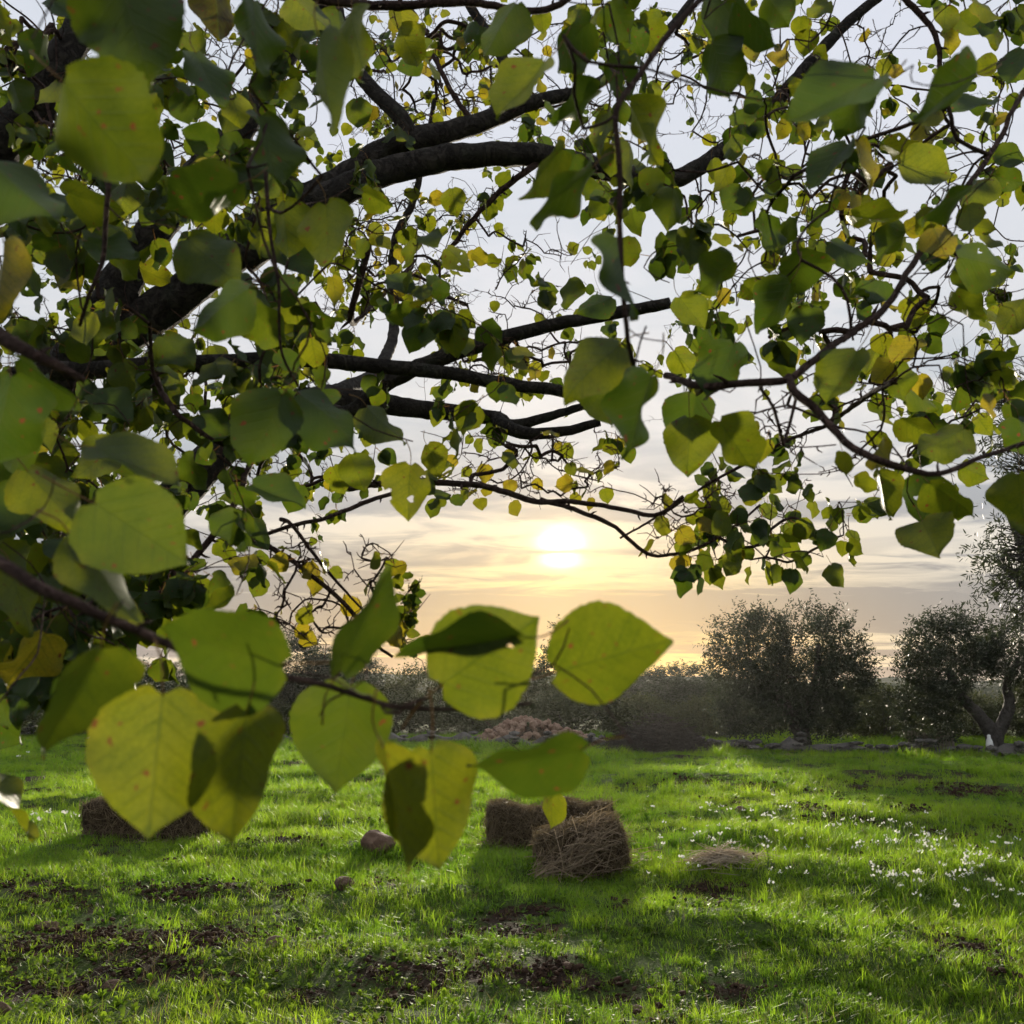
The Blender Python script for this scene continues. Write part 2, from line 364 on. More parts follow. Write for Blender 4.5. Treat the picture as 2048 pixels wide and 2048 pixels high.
def make_ground():
    def axis(a, b, step, far):
        c = list(np.arange(a, b+1e-6, step)); s = step; x = c[-1]; hi = []
        while x < far: s *= 1.35; x += s; hi.append(x)
        s = step; x = c[0]; lo = []
        while x > -far: s *= 1.35; x -= s; lo.append(x)
        return np.array(lo[::-1]+c+hi)
    xs = axis(-17, 17, .11, 1700); ys = axis(1.0, 33, .11, 1700)
    X, Y = np.meshgrid(xs, ys); Z = height(X, Y)
    nx, ny = len(xs), len(ys)
    V = np.stack([X, Y, Z], -1).reshape(-1, 3)
    i = np.arange((ny-1)*(nx-1)); r = i//(nx-1); c = i % (nx-1); a = r*nx+c
    Q = np.stack([a, a+1, a+nx+1, a+nx], 1)
    me = bpy.data.meshes.new('ground'); me.vertices.add(len(V)); me.vertices.foreach_set('co', V.ravel())
    me.loops.add(Q.size); me.loops.foreach_set('vertex_index', Q.ravel()); me.polygons.add(len(Q))
    me.polygons.foreach_set('loop_start', np.arange(0, Q.size, 4)); me.polygons.foreach_set('loop_total', np.full(len(Q), 4)); me.polygons.foreach_set('use_smooth', np.ones(len(Q), bool))
    at = me.attributes.new('soil', 'FLOAT', 'POINT'); at.data.foreach_set('value', dirtmask(V[:, 0], V[:, 1]))
    me.update(calc_edges=True)
    m, t, o = mat('field'); a = t.node('ShaderNodeAttribute', attribute_name='soil'); tc = t.node('ShaderNodeTexCoord')
    n = t.noise(tc.outputs['Object'], 6, 6, .65); n2 = t.noise(tc.outputs['Object'], 40, 5, .6); n3 = t.noise(tc.outputs['Object'], .12, 3)
    soil = t.mix(t.mr(n, .3, .7), (.020, .011, .0075), (.050, .030, .020)); soil = t.mix(t.m('MULTIPLY', n2, .5), soil, (.03, .018, .012))
    turf = t.mix(t.mr(n2, .3, .7), (.030, .055, .010), (.07, .11, .018)); turf = t.mix(t.m('MULTIPLY', n3, .5), turf, (.06, .075, .02))
    col = t.mix(t.mr(t.m('ADD', a.outputs['Fac'], t.m('MULTIPLY', t.m('SUBTRACT', n, .5), .8)), .15, .5), turf, soil)
    b = principled(t, col, .95, .1); bump(t, t.m('ADD', n, n2), b, .8, .04); t.l.new(b.outputs[0], o.inputs[0])
    me.materials.append(m)
    setp(link('ground', me), kind='structure')
make_ground()
def H(x, y): return float(height(np.array([x]), np.array([y]))[0])
def on_ground(px, py):
    g = G(px, py)
    for _ in range(4): g = G(px, py, H(g[0], g[1]))
    return g

# ------------------------------------------------------------------ far hills
def make_hills(name, dist, px0, px1, topfn, label, col):
    mb = MB(); xs = np.linspace(px0, px1, 160); V = []; f = []
    for x in xs:
        d = dist; a = (x-1024)/F
        top = CAM[2]+d*(1385-topfn(x))/F
        top += (fbm(np.array([x*.09]), np.array([dist*.1]), 4)[0]-.5)*d*.004
        for k, (dd, zz) in enumerate(((0, -2), (d*.03, top*.6), (d*.06, top), (d*.12, top*1.02), (d*.2, -2))): V.append((a*(d+dd), d+dd, zz))
    n = len(xs)
    for i in range(n-1):
        for k in range(4): f.append((i*5+k, (i+1)*5+k, (i+1)*5+k+1, i*5+k+1))
    mb.add(V, f)
    m, t, o = mat(name); tc = t.node('ShaderNodeTexCoord'); nz = t.noise(tc.outputs['Object'], .05, 6, .7)
    b = principled(t, t.mix(t.mr(nz, .35, .65), tuple(c*.6 for c in col), col), .95, .1); bump(t, nz, b, 1, 4); t.l.new(b.outputs[0], o.inputs[0])
    setp(link('hill', mb.mesh(name, m)), kind='structure')
make_hills('hill_far', 280, -1600, 3600, lambda x: 1352+9*math.sin(x*.0041+1)+5*math.sin(x*.017), '', (.06, .075, .05))
make_hills('hill_near', 140, -1600, 3600, lambda x: 1368+6*math.sin(x*.006+2)+4*math.sin(x*.021), '', (.045, .055, .03))

# ------------------------------------------------------------------ foliage meshes for olives and shrubs
def crown_mesh(name, lobes, nsprig, leafL, leafW, m, seed, up=.5, perspr=12, sprL=(.25, .5), fill=.35, shoots=0, gap=.36):
    r = np.random.default_rng(seed); mb = MB()
    vol = np.array([(l[3]*l[4]*l[5])**(2/3) for l in lobes]); vol /= vol.sum()
    def nrm(v): return v/(np.linalg.norm(v, axis=-1, keepdims=True)+1e-9)
    K = nsprig+shoots; li = r.choice(len(lobes), K, p=vol); lb = np.array(lobes)[li]; sh = np.arange(K) >= nsprig
    d = nrm(r.normal(size=(K, 3))); d[sh] = nrm(np.stack([d[sh, 0]*.6, d[sh, 1]*.6, np.abs(d[sh, 2])+.7], 1))
    rad = np.where(r.random(K) < fill, r.random(K)**.45, r.uniform(.72, 1.06, K))*(.82+.36*vnoise(d[:, 0]*2.3+seed, d[:, 1]*2.3+d[:, 2]*3.1))
    p = lb[:, :3]+d*lb[:, 3:6]*rad[:, None]; ok = p[:, 2] > .25; ok &= (.6*vnoise(p[:, 0]*1.9+seed, p[:, 2]*1.9+p[:, 1]*1.3)+.4*vnoise(p[:, 0]*4.1+seed, p[:, 2]*4.1-p[:, 1]*2.7)) > gap; p, d, sh = p[ok], d[ok], sh[ok]; K = len(p)
    dd = nrm(d*np.array([1, 1, .6])+np.array([0, 0, up])+r.normal(size=(K, 3))*.45); LL = r.uniform(*sprL, K)*np.where(sh, 1.5, 1); bv = .5+.25*r.normal(size=K)
    for j in range(perspr):
        p = p+dd*(LL/perspr)[:, None]; dd = nrm(dd+r.normal(size=(K, 3))*.12+np.array([0, 0, -.02])); s_ = nrm(np.cross(dd, r.normal(size=(K, 3))))
        ld = nrm(dd*.55+s_*(1 if j % 2 else -1)+r.normal(size=(K, 3))*.2); sd = nrm(np.cross(ld, r.normal(size=(K, 3)))); l = (leafL*r.uniform(.7, 1.25, K))[:, None]; w_ = (leafW*r.uniform(.7, 1.2, K))[:, None]*.5; q = p+ld*l*.5
        mb.addq(np.stack([p, q+sd*w_, p+ld*l, q-sd*w_], 1), np.clip(bv+.15*r.normal(size=K), 0, 1))
    return mb.mesh(name, m, smooth=False, attr='tint')
def trunk_mesh(name, paths, m, seed, sides=8):
    mb = MB()
    for pts, r0, r1 in paths:
        pp = catmull(np.array(pts, float), 5); tube(mb, pp, np.linspace(r0, r1, len(pp)), sides, .25)
    return mb.mesh(name, m)

OL = dict(leafL=.11, leafW=.036, m=M_OLIVE)
# two-headed olive (about 4.2 m wide, 3.8 m tall)
V1 = (crown_mesh('olive_crown_a', [(-1.15, 0, 2.45, .95, .9, 1.05), (-1.25, .1, 1.55, .75, .8, .8), (.75, 0, 2.45, 1.15, 1.0, 1.15), (1.0, .1, 1.45, .95, .9, .9), (.0, .2, 1.35, .8, .8, .7), (1.5, .1, 2.0, .6, .7, .7), (-.6, 0, 3.05, .5, .5, .45), (.75, .1, .95, .9, .7, .6), (-1.15, 0, 1.0, .75, .7, .6)], 5200, seed=3, shoots=260, **OL),
      trunk_mesh('olive_trunk_a', [([(0.25, 0, -.1), (.2, 0, .5), (-.1, 0, 1.1), (-.6, 0, 1.75), (-1.1, 0, 2.4)], .26, .07), ([(.2, 0, .5), (.4, .1, 1.1), (.7, 0, 1.9), (.8, 0, 2.8)], .2, .06), ([(-.5, 0, 1.65), (-.15, 0, 1.95), (.15, 0, 1.9)], .09, .05)], M_OBARK, 1))
# olive with an open forked trunk
V2 = (crown_mesh('olive_crown_b', [(-1.25, 0, 2.55, 1.0, 1.0, 1.05), (-1.55, .1, 1.75, .85, .9, .9), (-.5, 0, 2.9, .75, .8, .75), (1.1, 0, 2.6, 1.15, 1.0, 1.0), (1.9, 0, 2.0, .9, .9, 1.0), (.3, .2, 2.6, .7, .8, .5), (-1.7, .2, 1.1, .8, .7, .8), (1.9, .2, 1.1, .9, .8, .8)], 4800, seed=8, shoots=240, **OL),
      trunk_mesh('olive_trunk_b', [([(0, 0, -.1), (.02, 0, .45), (-.25, 0, .95), (-.75, 0, 1.55), (-1.1, 0, 2.3)], .27, .1), ([(.02, 0, .45), (.3, 0, .9), (.55, .05, 1.4), (.5, 0, 1.9), (.9, 0, 2.5)], .21, .08)], M_OBARK, 2))
V3 = (crown_mesh('olive_crown_c', [(0, 0, 2.2, 1.3, 1.2, 1.1), (-.8, .1, 1.5, .9, .9, .9), (.9, -.1, 1.6, .9, .9, .9), (.2, 0, 2.9, .7, .7, .6), (0, 0, 1.0, 1.1, .9, .7)], 3200, seed=15, shoots=120, **OL),
      trunk_mesh('olive_trunk_c', [([(0, 0, -.1), (.05, 0, .6), (-.1, 0, 1.3), (-.3, 0, 2.1)], .24, .08), ([(.03, 0, .6), (.4, .1, 1.2), (.7, 0, 1.8)], .16, .06)], M_OBARK, 3))
V4 = (crown_mesh('shrub_foliage_a', [(0, 0, 1.0, 1.3, 1.0, .9), (-.9, 0, .7, .8, .7, .7), (.9, .1, .8, .9, .8, .8), (.3, 0, 1.6, .6, .6, .5)], 1300, leafL=.10, leafW=.045, m=M_SHRUB, seed=21, shoots=160),
      trunk_mesh('shrub_stem_a', [([(0, 0, -.1), (.1, 0, .6), (.3, 0, 1.3)], .07, .02), ([(0, 0, 0), (-.4, 0, .6), (-.8, 0, 1.0)], .06, .02), ([(0, 0, 0), (.5, 0, .5), (.9, 0, 1.0)], .06, .02)], M_OBARK, 4, 6))
V5 = (crown_mesh('slender_crown', [(0, 0, 2.7, .55, .55, .9), (.25, 0, 3.6, .4, .4, .6), (-.3, 0, 2.0, .5, .5, .6), (.45, 0, 2.3, .4, .4, .5)], 520, leafL=.11, leafW=.05, m=M_SHRUB, seed=27, shoots=60, fill=.6),
      trunk_mesh('slender_trunk', [([(0, 0, -.1), (.05, 0, 1.2), (0, 0, 2.4), (.25, 0, 3.9)], .1, .02), ([(0, 0, 1.4), (-.3, 0, 2.2)], .05, .02), ([(0, 0, 1.6), (.45, 0, 2.5)], .05, .02)], M_OBARK, 5, 6))
KIND = {'a': (V1, 'olive_tree', 'olive tree', 4.2, 3.75), 'b': (V2, 'olive_tree', 'olive tree', 5.2, 3.75), 'c': (V3, 'olive_tree', 'olive tree', 3.2, 3.5), 's': (V4, 'shrub', 'shrub', 3.4, 2.1), 't': (V5, 'slender_tree', 'tree', 1.5, 4.4)}
def plant(kind, px, depth, wpx, ytop, label, group=None, rz=0.0, flip=1):
    (cm, tm), name, cat, w0, h0 = KIND[kind]
    a = (px-1024)/F; y = depth; x = a*y; z = H(x, y) if y < 60 else 0
    top = CAM[2]+y*(1385-ytop)/F; sx = wpx*y/F/w0; sz = (top-z)/h0
    e = empty(name, (x, y, z-.02), rz); e.scale = (sx*flip, sx, sz)
    setp(e, label, cat, group)
    tn, cn = ('trunk', 'crown') if kind != 's' else ('stem', 'foliage')
    child(tn, tm, e); child(cn, cm, e)
    return e
def wall_y(px): return 1468+(1513-1468)*px/2048
def wall_d(px): return G(px, wall_y(px))[1]
GR = 'olive trees along the far edge of the field'
plant('a', 1572, wall_d(1600)+.9, 312, 1218, 'twin-headed olive tree right of the brush pile, a gap of sky in its crown', GR)
plant('b', 1962, wall_d(1960)+.7, 375, 1232, 'olive tree with an open forked trunk behind the right end of the wall', GR)
GS = 'trees and bushes behind the field wall'
plant('c', 590, 37, 200, 1272, 'dark rounded olive tree behind the upright curled leaf left of the sun', GS, .4)
plant('c', 712, 41, 170, 1312, 'lower olive tree left of the leaf with the hole, behind the field', GS, 2.0)
plant('c', 455, 36, 210, 1318, 'dark olive tree behind the broad foreground leaf at the left', GS, 1.0)
plant('c', 300, 38, 230, 1330, 'olive tree behind the hanging foreground leaves, above the lone hay bale', GS, 3.1)
plant('s', 120, 42, 260, 1372, 'low bush at the far left edge of the field', GS, .2)
plant('c', -90, 36, 260, 1320, 'olive tree cut off by the left edge beyond the field', GS, .7)
plant('t', 1135, 40, 120, 1236, 'slender sparse tree rising under the sun between two foreground leaves', GS)
plant('s', 870, 40, 260, 1335, 'bush behind the stone heap, to its left', GS, .5)
plant('s', 1035, 38, 240, 1332, 'bush directly behind the top of the stone heap', GS, 2.5)
plant('c', 1215, 43, 230, 1338, 'round olive tree behind the right end of the stone heap', GS, 4.0)
plant('c', 1345, 40, 250, 1336, 'round olive tree behind the dark brush pile', GS, 5.1)
plant('s', 1440, 35, 150, 1395, 'low bush at the left foot of the twin-headed olive', GS, 3.3)
plant('s', 1752, 31, 175, 1376, 'brownish bush in the gap between the two largest olive trees', GS, 1.4)
plant('s', 1700, 37, 170, 1372, 'grey-green bush behind the right foot of the twin-headed olive', GS, 4.4)
plant('s', 1845, 29, 190, 1392, 'bush left of the forked olive trunk, behind the reed fence', GS, .9)
plant('c', 2240, 30, 300, 1240, 'olive tree beyond the right edge of the field wall', GS, .3)
plant('s', 2060, 31, 200, 1380, 'bush right of the forked olive trunk at the edge', GS, 2.9)

hedge = [(-20, 33, 230, 1388, 'far left, before the cut-off olive'), (210, 35, 220, 1392, 'below the second olive from the left'), (380, 34, 210, 1396, 'above the lone hay bale, between two olive trunks'), (520, 34, 200, 1392, 'left of the dark rounded olive'), (660, 35, 210, 1390, 'right of the dark rounded olive'), (790, 36, 210, 1392, 'left of the stone heap, half hidden by near leaves'),
         (950, 35, 200, 1388, 'touching the back of the stone heap on the left'), (1130, 34, 200, 1392, 'touching the back of the stone heap on the right'), (1280, 34, 210, 1396, 'at the back of the brush pile'), (1390, 32, 180, 1400, 'right behind the brush pile'), (1520, 33, 190, 1398, 'under the left head of the twin-headed olive'), (1650, 32, 190, 1396, 'under the right head of the twin-headed olive'), (1790, 34, 190, 1392, 'behind the left end of the reed fence'), (1925, 33, 190, 1394, 'seen through the fork of the olive trunk'), (2140, 30, 220, 1385, 'past the right edge of the wall')]
for i, (px_, d_, w_, t_, where) in enumerate(hedge): plant('s', px_, d_, w_, t_, 'low dark bush '+where, GS, i*1.3)

# near olive whose outer branches hang in at the right edge
def near_olive():
    bx, by = 5.6, 9.3; r = np.random.default_rng(5)
    e = empty('olive_tree', (bx, by, H(bx, by)-.03)); setp(e, 'near olive tree reaching in at the right edge with narrow dark leaves', 'olive tree', 'olive trees along the far edge of the field')
    tm = trunk_mesh('near_olive_trunk', [([(0, 0, 0), (.1, 0, .8), (-.1, .1, 1.7), (-.4, 0, 2.6), (-.7, -.1, 3.6)], .24, .08), ([(.05, 0, .9), (.5, .1, 1.7), (.8, .2, 2.8), (.9, .2, 3.8)], .18, .06), ([(-.15, .1, 1.9), (-.5, -.1, 2.4), (-.85, -.1, 2.8)], .08, .03)], M_OBARK, 9, 10)
    child('trunk', tm, e)
    mb = MB()
    base = np.array([bx, by, 0.0])
    spots = []
    for (x0, y0, x1, y1, n) in [(1985, 765, 2120, 860, 70), (1965, 830, 2130, 930, 90), (2000, 920, 2130, 1010, 40), (1985, 1040, 2130, 1120, 80), (1965, 1090, 2130, 1180, 110), (1985, 1170, 2130, 1225, 26), (2000, 1215, 2090, 1250, 8), (2050, 700, 2500, 1200, 300), (2100, 400, 2500, 760, 200), (1995, 700, 2100, 770, 12)]:
        for _ in range(n): spots.append(P(r.uniform(x0, x1), r.uniform(y0, y1), r.uniform(8.2, 9.6)))
    for p in spots:
        p = p-base; d = norm(np.array([r.normal()*.6-.35, r.normal()*.5, r.normal()*.5-.25])); pos = p.copy(); v = np.clip(.35+.2*r.normal(), 0, 1); L = r.uniform(.18, .34)
        pts = [pos.copy()]
        for j in range(11):
            pos = pos+d*L/11; pts.append(pos.copy()); d = norm(d+np.array([0, 0, -.04])+r.normal(size=3)*.07)
            s = norm(np.cross(d, r.normal(size=3))); ld = norm(d*.7+s*(1 if j % 2 else -1)); sd = norm(np.cross(ld, r.normal(size=3))); l = r.uniform(.045, .072); wd = l*.22
            mb.add([pos, pos+ld*l*.3+sd*wd*.45, pos+ld*l*.65+sd*wd*.45, pos+ld*l, pos+ld*l*.65-sd*wd*.45, pos+ld*l*.3-sd*wd*.45], [(0, 1, 2, 3, 4, 5)], 0, v)
    child('crown', mb.mesh('near_olive_crown', M_OLIVE, False, 'tint'), e)
    mt = MB()
    hub = [P(2120, 800, 8.9), P(2110, 950, 8.9), P(2120, 1100, 8.9), P(2250, 700, 9.0)]
    for h in hub:
        a = np.array([-.6, -.1, 2.7])+base; pp = catmull(np.array([a, (a+h)/2+np.array([0, 0, .15]), h]), 6); tube(mt, pp-base, np.linspace(.035, .015, len(pp)), 6)
    for p in spots:
        h = min(hub, key=lambda q: np.linalg.norm(q-p)); pp = catmull(np.array([h, (h+p)/2+r.normal(size=3)*.06, p]), 3); tube(mt, pp-base, np.linspace(.009, .003, len(pp)), 4)
    for _ in range(70):   # thin bare shoots above
        p = P(r.uniform(1900, 2100), r.uniform(740, 820), r.uniform(8.5, 9.3)); q = p+np.array([r.normal()*.12-.12, r.normal()*.1, r.uniform(.1, .4)]); h = min(hub, key=lambda k: np.linalg.norm(k-p))
        pp = catmull(np.array([h, p, (p+q)/2+r.normal(size=3)*.02, q]), 4); tube(mt, pp-base, np.linspace(.005, .0015, len(pp)), 3, cap=False)
    child('twigs', mt.mesh('near_olive_twigs', M_OBARK), e)
near_olive()

# ------------------------------------------------------------------ stones
def stone_mesh(name, seed, m, sub=2, flat=.75):
    import bmesh
    r = np.random.default_rng(seed); bm = bmesh.new(); bmesh.ops.create_icosphere(bm, subdivisions=sub, radius=.5)
    ax = [norm(r.normal(size=3)) for _ in range(9)]; cut = r.uniform(.34, .48, 9)
    for v in bm.verts:
        c = np.array(v.co)
        for a, k in zip(ax, cut):
            s = c@a
            if s > k: c = c-a*(s-k)*.85
        c *= 1+.22*(vnoise(c[0]*4+seed, c[1]*4+c[2]*3.5+9)-.5)+.12*(vnoise(c[0]*9+seed, c[1]*9+c[2]*8)-.5); v.co = Vector(c*np.array([1, .85, flat]))
    me = bpy.data.meshes.new(name); bm.to_mesh(me); bm.free(); me.materials.append(m); return me
ROCKS = [stone_mesh('rock_shape', 40+i, M_ROCK, 3) for i in range(4)]
SMALL = [stone_mesh('stone_shape', 60+i, M_STONE, 1) for i in range(6)]
WSTONE = [stone_mesh('wall_stone_shape', 80+i, M_WALL, 1, .6) for i in range(6)]
def rock(px, py, wpx, hpx, label, k=0, rz=0.0):
    g = on_ground(px, py); d = g[1]; wd = wpx*d/F; h = hpx*d/F*1.25
    o = link('rock', ROCKS[k % 4]); o.location = (g[0], g[1]+wd*.2, g[2]+h*.28); o.scale = (wd*1.1, wd*1.0, h*1.25); o.rotation_euler = (.1, .08, rz)
    setp(o, label, 'rock', 'rocks lying in the grass')
rock(752, 1712, 66, 50, 'large reddish brown rock in the grass left of the hay bales', 0, .4)
rock(688, 1779, 46, 24, 'low pitted rock just below the large reddish one', 1, 2.0)
rock(549, 1896, 46, 20, 'tan rock at the edge of the bare soil patch', 2, 1.1)
rock(219, 1983, 36, 20, 'small rounded tan stone in the front grass on the left', 3, .2)
rock(94, 1862, 40, 16, 'flat tan stone behind a tuft in the bare soil', 1, .5)
rock(-2, 2034, 34, 26, 'stone cut by the bottom left corner', 2, 3.0)
rock(1237, 1553, 22, 10, 'small pinkish stone in the grass right of the curled leaf', 3, 1.0)
rock(1484, 1628, 26, 16, 'small brown stone among the white flowers', 0, 1.3)
rock(1487, 1503, 14, 8, 'small pale stone beside the right end of the brush pile', 1, .3)
rock(1577, 1514, 16, 7, 'small pale stone in front of the twin-headed olive', 2, .9)
rock(1384, 1552, 24, 10, 'small reddish stone on the bare streak below the brush pile', 3, 2.2)
rock(1135, 1935, 28, 9, 'small white stone on the front soil patch', 1, 1.5)
rock(1278, 2030, 26, 18, 'small reddish stone near the bottom edge of the grass', 0, .6)
rock(1550, 1596, 34, 10, 'grey flat stone behind the white flowers', 2, .1)

def stone_heap():
    c = G(1070, 1489); e = empty('stone_heap', (c[0], c[1]+.7, H(c[0], c[1]+.7))); setp(e, 'heap of loose pale reddish field stones beside the dark brush pile', 'stone heap')
    r = np.random.default_rng(4); W = 1.95; D = .95; Hh = .68
    mb = MB(); n = 20; V = [(0, 0, Hh*.85)]; f = []
    for k in range(1, 5):
        for j in range(n):
            a = j/n*2*math.pi; s = k/4; V.append((W*.95*s*math.cos(a), D*.95*s*math.sin(a), Hh*.85*(1-s**1.7)-.04))
    for j in range(n): f.append((0, 1+j, 1+(j+1) % n))
    for k in range(3):
        for j in range(n): f.append((1+k*n+j, 1+(k+1)*n+j, 1+(k+1)*n+(j+1) % n, 1+k*n+(j+1) % n))
    mb.add(V, f); child('earth_core', mb.mesh('heap_core', M_HAY), e)
    for i in range(290):
        a = r.uniform(0, 2*math.pi); s = math.sqrt(r.random()); 
        if i < 230: a = -r.uniform(-.25, math.pi+.25)
        x = W*s*math.cos(a); y = D*s*math.sin(a); z = Hh*(1-s**1.7)*(1+.12*r.normal())*(1-.10*math.sin(x*1.3))
        q = r.uniform(.13, .32)*(1.15 if s > .75 else 1)
        m = Matrix.Translation((x, y, max(z, .03)))@Quaternion(norm(r.normal(size=3)), r.uniform(0, 3)).to_matrix().to_4x4()@Matrix.Diagonal((q*r.uniform(.9, 1.3), q, q*r.uniform(.7, 1), 1))
        child('stone', SMALL[i % 6], e, m)
    for i, (x, y, q) in enumerate([(-2.15, -.2, .3), (-2.4, .1, .25), (-2.0, -.45, .22), (2.05, -.5, .26), (2.25, -.4, .2), (1.9, -.75, .2)]): child('stone', SMALL[i], e, Matrix.Translation((x, y, q*.25))@Matrix.Diagonal((q, q, q*.8, 1)))
stone_heap()

def stone_wall():
    a = G(-250, wall_y(-250)); b = G(2330, wall_y(2330))
    e = empty('stone_wall', (b[0], b[1], H(b[0], b[1]))); setp(e, 'low tumbled dry stone wall along the far edge of the field', 'wall')
    r = np.random.default_rng(9); L = np.linalg.norm((b-a)[:2]); t = (b-a)/L; ang = math.atan2(t[1], t[0]); n = np.array([-t[1], t[0], 0]); cnt = 0
    bo = np.array(e.location)
    mb = MB(); k = 120   # rubble core behind the faces
    prof = []
    for i in range(k+1):
        p = a+(b-a)*i/k; z = H(p[0], p[1]); h = .22+.10*math.sin(i*1.7)+.06*r.normal(); prof.append(h)
        for o_, hh in ((-.16, -.1), (-.13, h*.8), (.16, h*.85), (.2, -.1)): mb.v.append(np.array([p+n*o_+np.array([0, 0, z+hh])-bo])); mb.attr.append(np.array([.5]))
    mb.nv = 4*(k+1)
    for i in range(k):
        for j in range(3): mb.f.append((i*4+j, (i+1)*4+j, (i+1)*4+j+1, i*4+j+1)); mb.mi.append(0)
    child('rubble_core', mb.mesh('wall_core', M_WALL), e)
    s = 0
    while s < L and cnt < 296:
        wd = r.uniform(.2, .42); p = a+t*(s+wd/2); px = proj(p)[0]; i = min(k, int(s/L*k)); h = max(.12, prof[i]); z = 0
        if px > 1150 or r.random() < .35:
            while z < h and cnt < 296:
                q = r.uniform(.12, .2); pp = p+n*(-.2+.05*r.normal())+t*r.normal()*.05; zz = H(pp[0], pp[1])+z+q*.35
                m = Matrix.Translation(Vector(np.array([pp[0], pp[1], zz])-bo))@Matrix.Rotation(ang+r.normal()*.15, 4, 'Z')@Matrix.Rotation(r.normal()*.15, 4, 'X')@Matrix.Diagonal((wd*1.1, r.uniform(.25, .34), q*1.5, 1))
                child('stone', WSTONE[cnt % 6], e, m); cnt += 1; z += q*.85
        s += wd*.97
stone_wall()

def white_post():
    g = G(1953, wall_y(1953)); d = g[1]+.25; p = np.array([(1953-1024)/F*d, d, 0]); p[2] = H(p[0], p[1])
    mb = MB(); 
    prof = [(.055, 0), (.06, .05), (.06, .42), (.05, .56), (.03, .62), (.028, .72), (.0, .74)]; n = 12; V = []; f = []
    for r_, z in prof:
        for j in range(n): V.append((r_*2.0*math.cos(j/n*6.2832), r_*1.7*math.sin(j/n*6.2832), z))
    for i in range(len(prof)-1):
        for j in range(n): f.append((i*n+j, i*n+(j+1) % n, (i+1)*n+(j+1) % n, (i+1)*n+j))
    V = np.array(V)*np.array([.75, .75, .8]); mb.add(V, f); o = link('marker_post', mb.mesh('marker_post', M_WHITE)); o.location = p-np.array([0, 0, .03])
    setp(o, 'small white post standing left of the forked olive trunk', 'post')
white_post()
def reed_fence():
    a = G(1790, wall_y(1790)); y = a[1]+.55; x0 = (1795-1024)/F*y; x1 = (1888-1024)/F*y; z = H(x0, y)
    e = empty('reed_fence', (x0, y, z)); setp(e, 'short pale fence of thin upright slats behind the wall', 'fence')
    mb = MB(); 
    def box(mb, a, b):
        v = [(x, y_, z_) for x in (a[0], b[0]) for y_ in (a[1], b[1]) for z_ in (a[2], b[2])]
        mb.add(v, [(0, 1, 3, 2), (4, 6, 7, 5), (0, 4, 5, 1), (2, 3, 7, 6), (0, 2, 6, 4), (1, 5, 7, 3)])
    box(mb, (0, -.012, -.1), (.07, .012, .56)); me = mb.mesh('fence_slat', M_POST, False)
    n = int((x1-x0)/.085)
    for i in range(n): child('slat', me, e, Matrix.Translation((i*.085, .004*(i % 2), random.uniform(-.03, .03)))@Matrix.Rotation(random.uniform(-.03, .03), 4, 'Y'))
    mb = MB(); box(mb, (-.03, .018, .36), (n*.085+.03, .04, .42)); child('rail', mb.mesh('fence_rail', M_POST, False), e)
reed_fence()

# ------------------------------------------------------------------ brush pile, hay
def brush_pile():
    c = G(1325, 1508); c = np.array([c[0], c[1]+.8, 0]); c[2] = H(c[0], c[1]); e = empty('brush_pile', c); setp(e, 'low dark heap of dead twigs and prunings right of the stone heap', 'brush pile')
    r = np.random.default_rng(3); mb = MB(); W, D, Hh = 1.45, .8, .9
    for i in range(950):
        a = r.uniform(0, 6.283); s = math.sqrt(r.random())*.98; x = W*s*math.cos(a); y = D*s*math.sin(a); z = Hh*(1-s**1.6)*r.uniform(.6, 1.08)+.02
        d = norm(np.array([r.normal(), r.normal()*.8, r.normal()*.28])); L = r.uniform(.2, .65); p = np.array([x, y, z])
        pts = np.array([p-d*L/2, p+r.normal(size=3)*.03, p+d*L/2]); pts[:, 2] = np.maximum(pts[:, 2], .01)
        tube(mb, catmull(pts, 3), np.linspace(r.uniform(.006, .014), .003, 7), 4, cap=False)
    child('twigs', mb.mesh('brush_twigs', M_DEAD), e)
    mb = MB(); n = 18; V = [(0, 0, Hh*.8)]; f = []
    for k in range(1, 5):
        for j in range(n): a = j/n*6.2832; s = k/4; V.append((W*.9*s*math.cos(a), D*.9*s*math.sin(a), Hh*.8*(1-s**1.6)*(1+.2*(r.random()-.5))-.03))
    for j in range(n): f.append((0, 1+j, 1+(j+1) % n))
    for k in range(3):
        for j in range(n): f.append((1+k*n+j, 1+(k+1)*n+j, 1+(k+1)*n+(j+1) % n, 1+k*n+(j+1) % n))
    mb.add(V, f); child('litter_core', mb.mesh('brush_core', M_DEAD), e)
brush_pile()

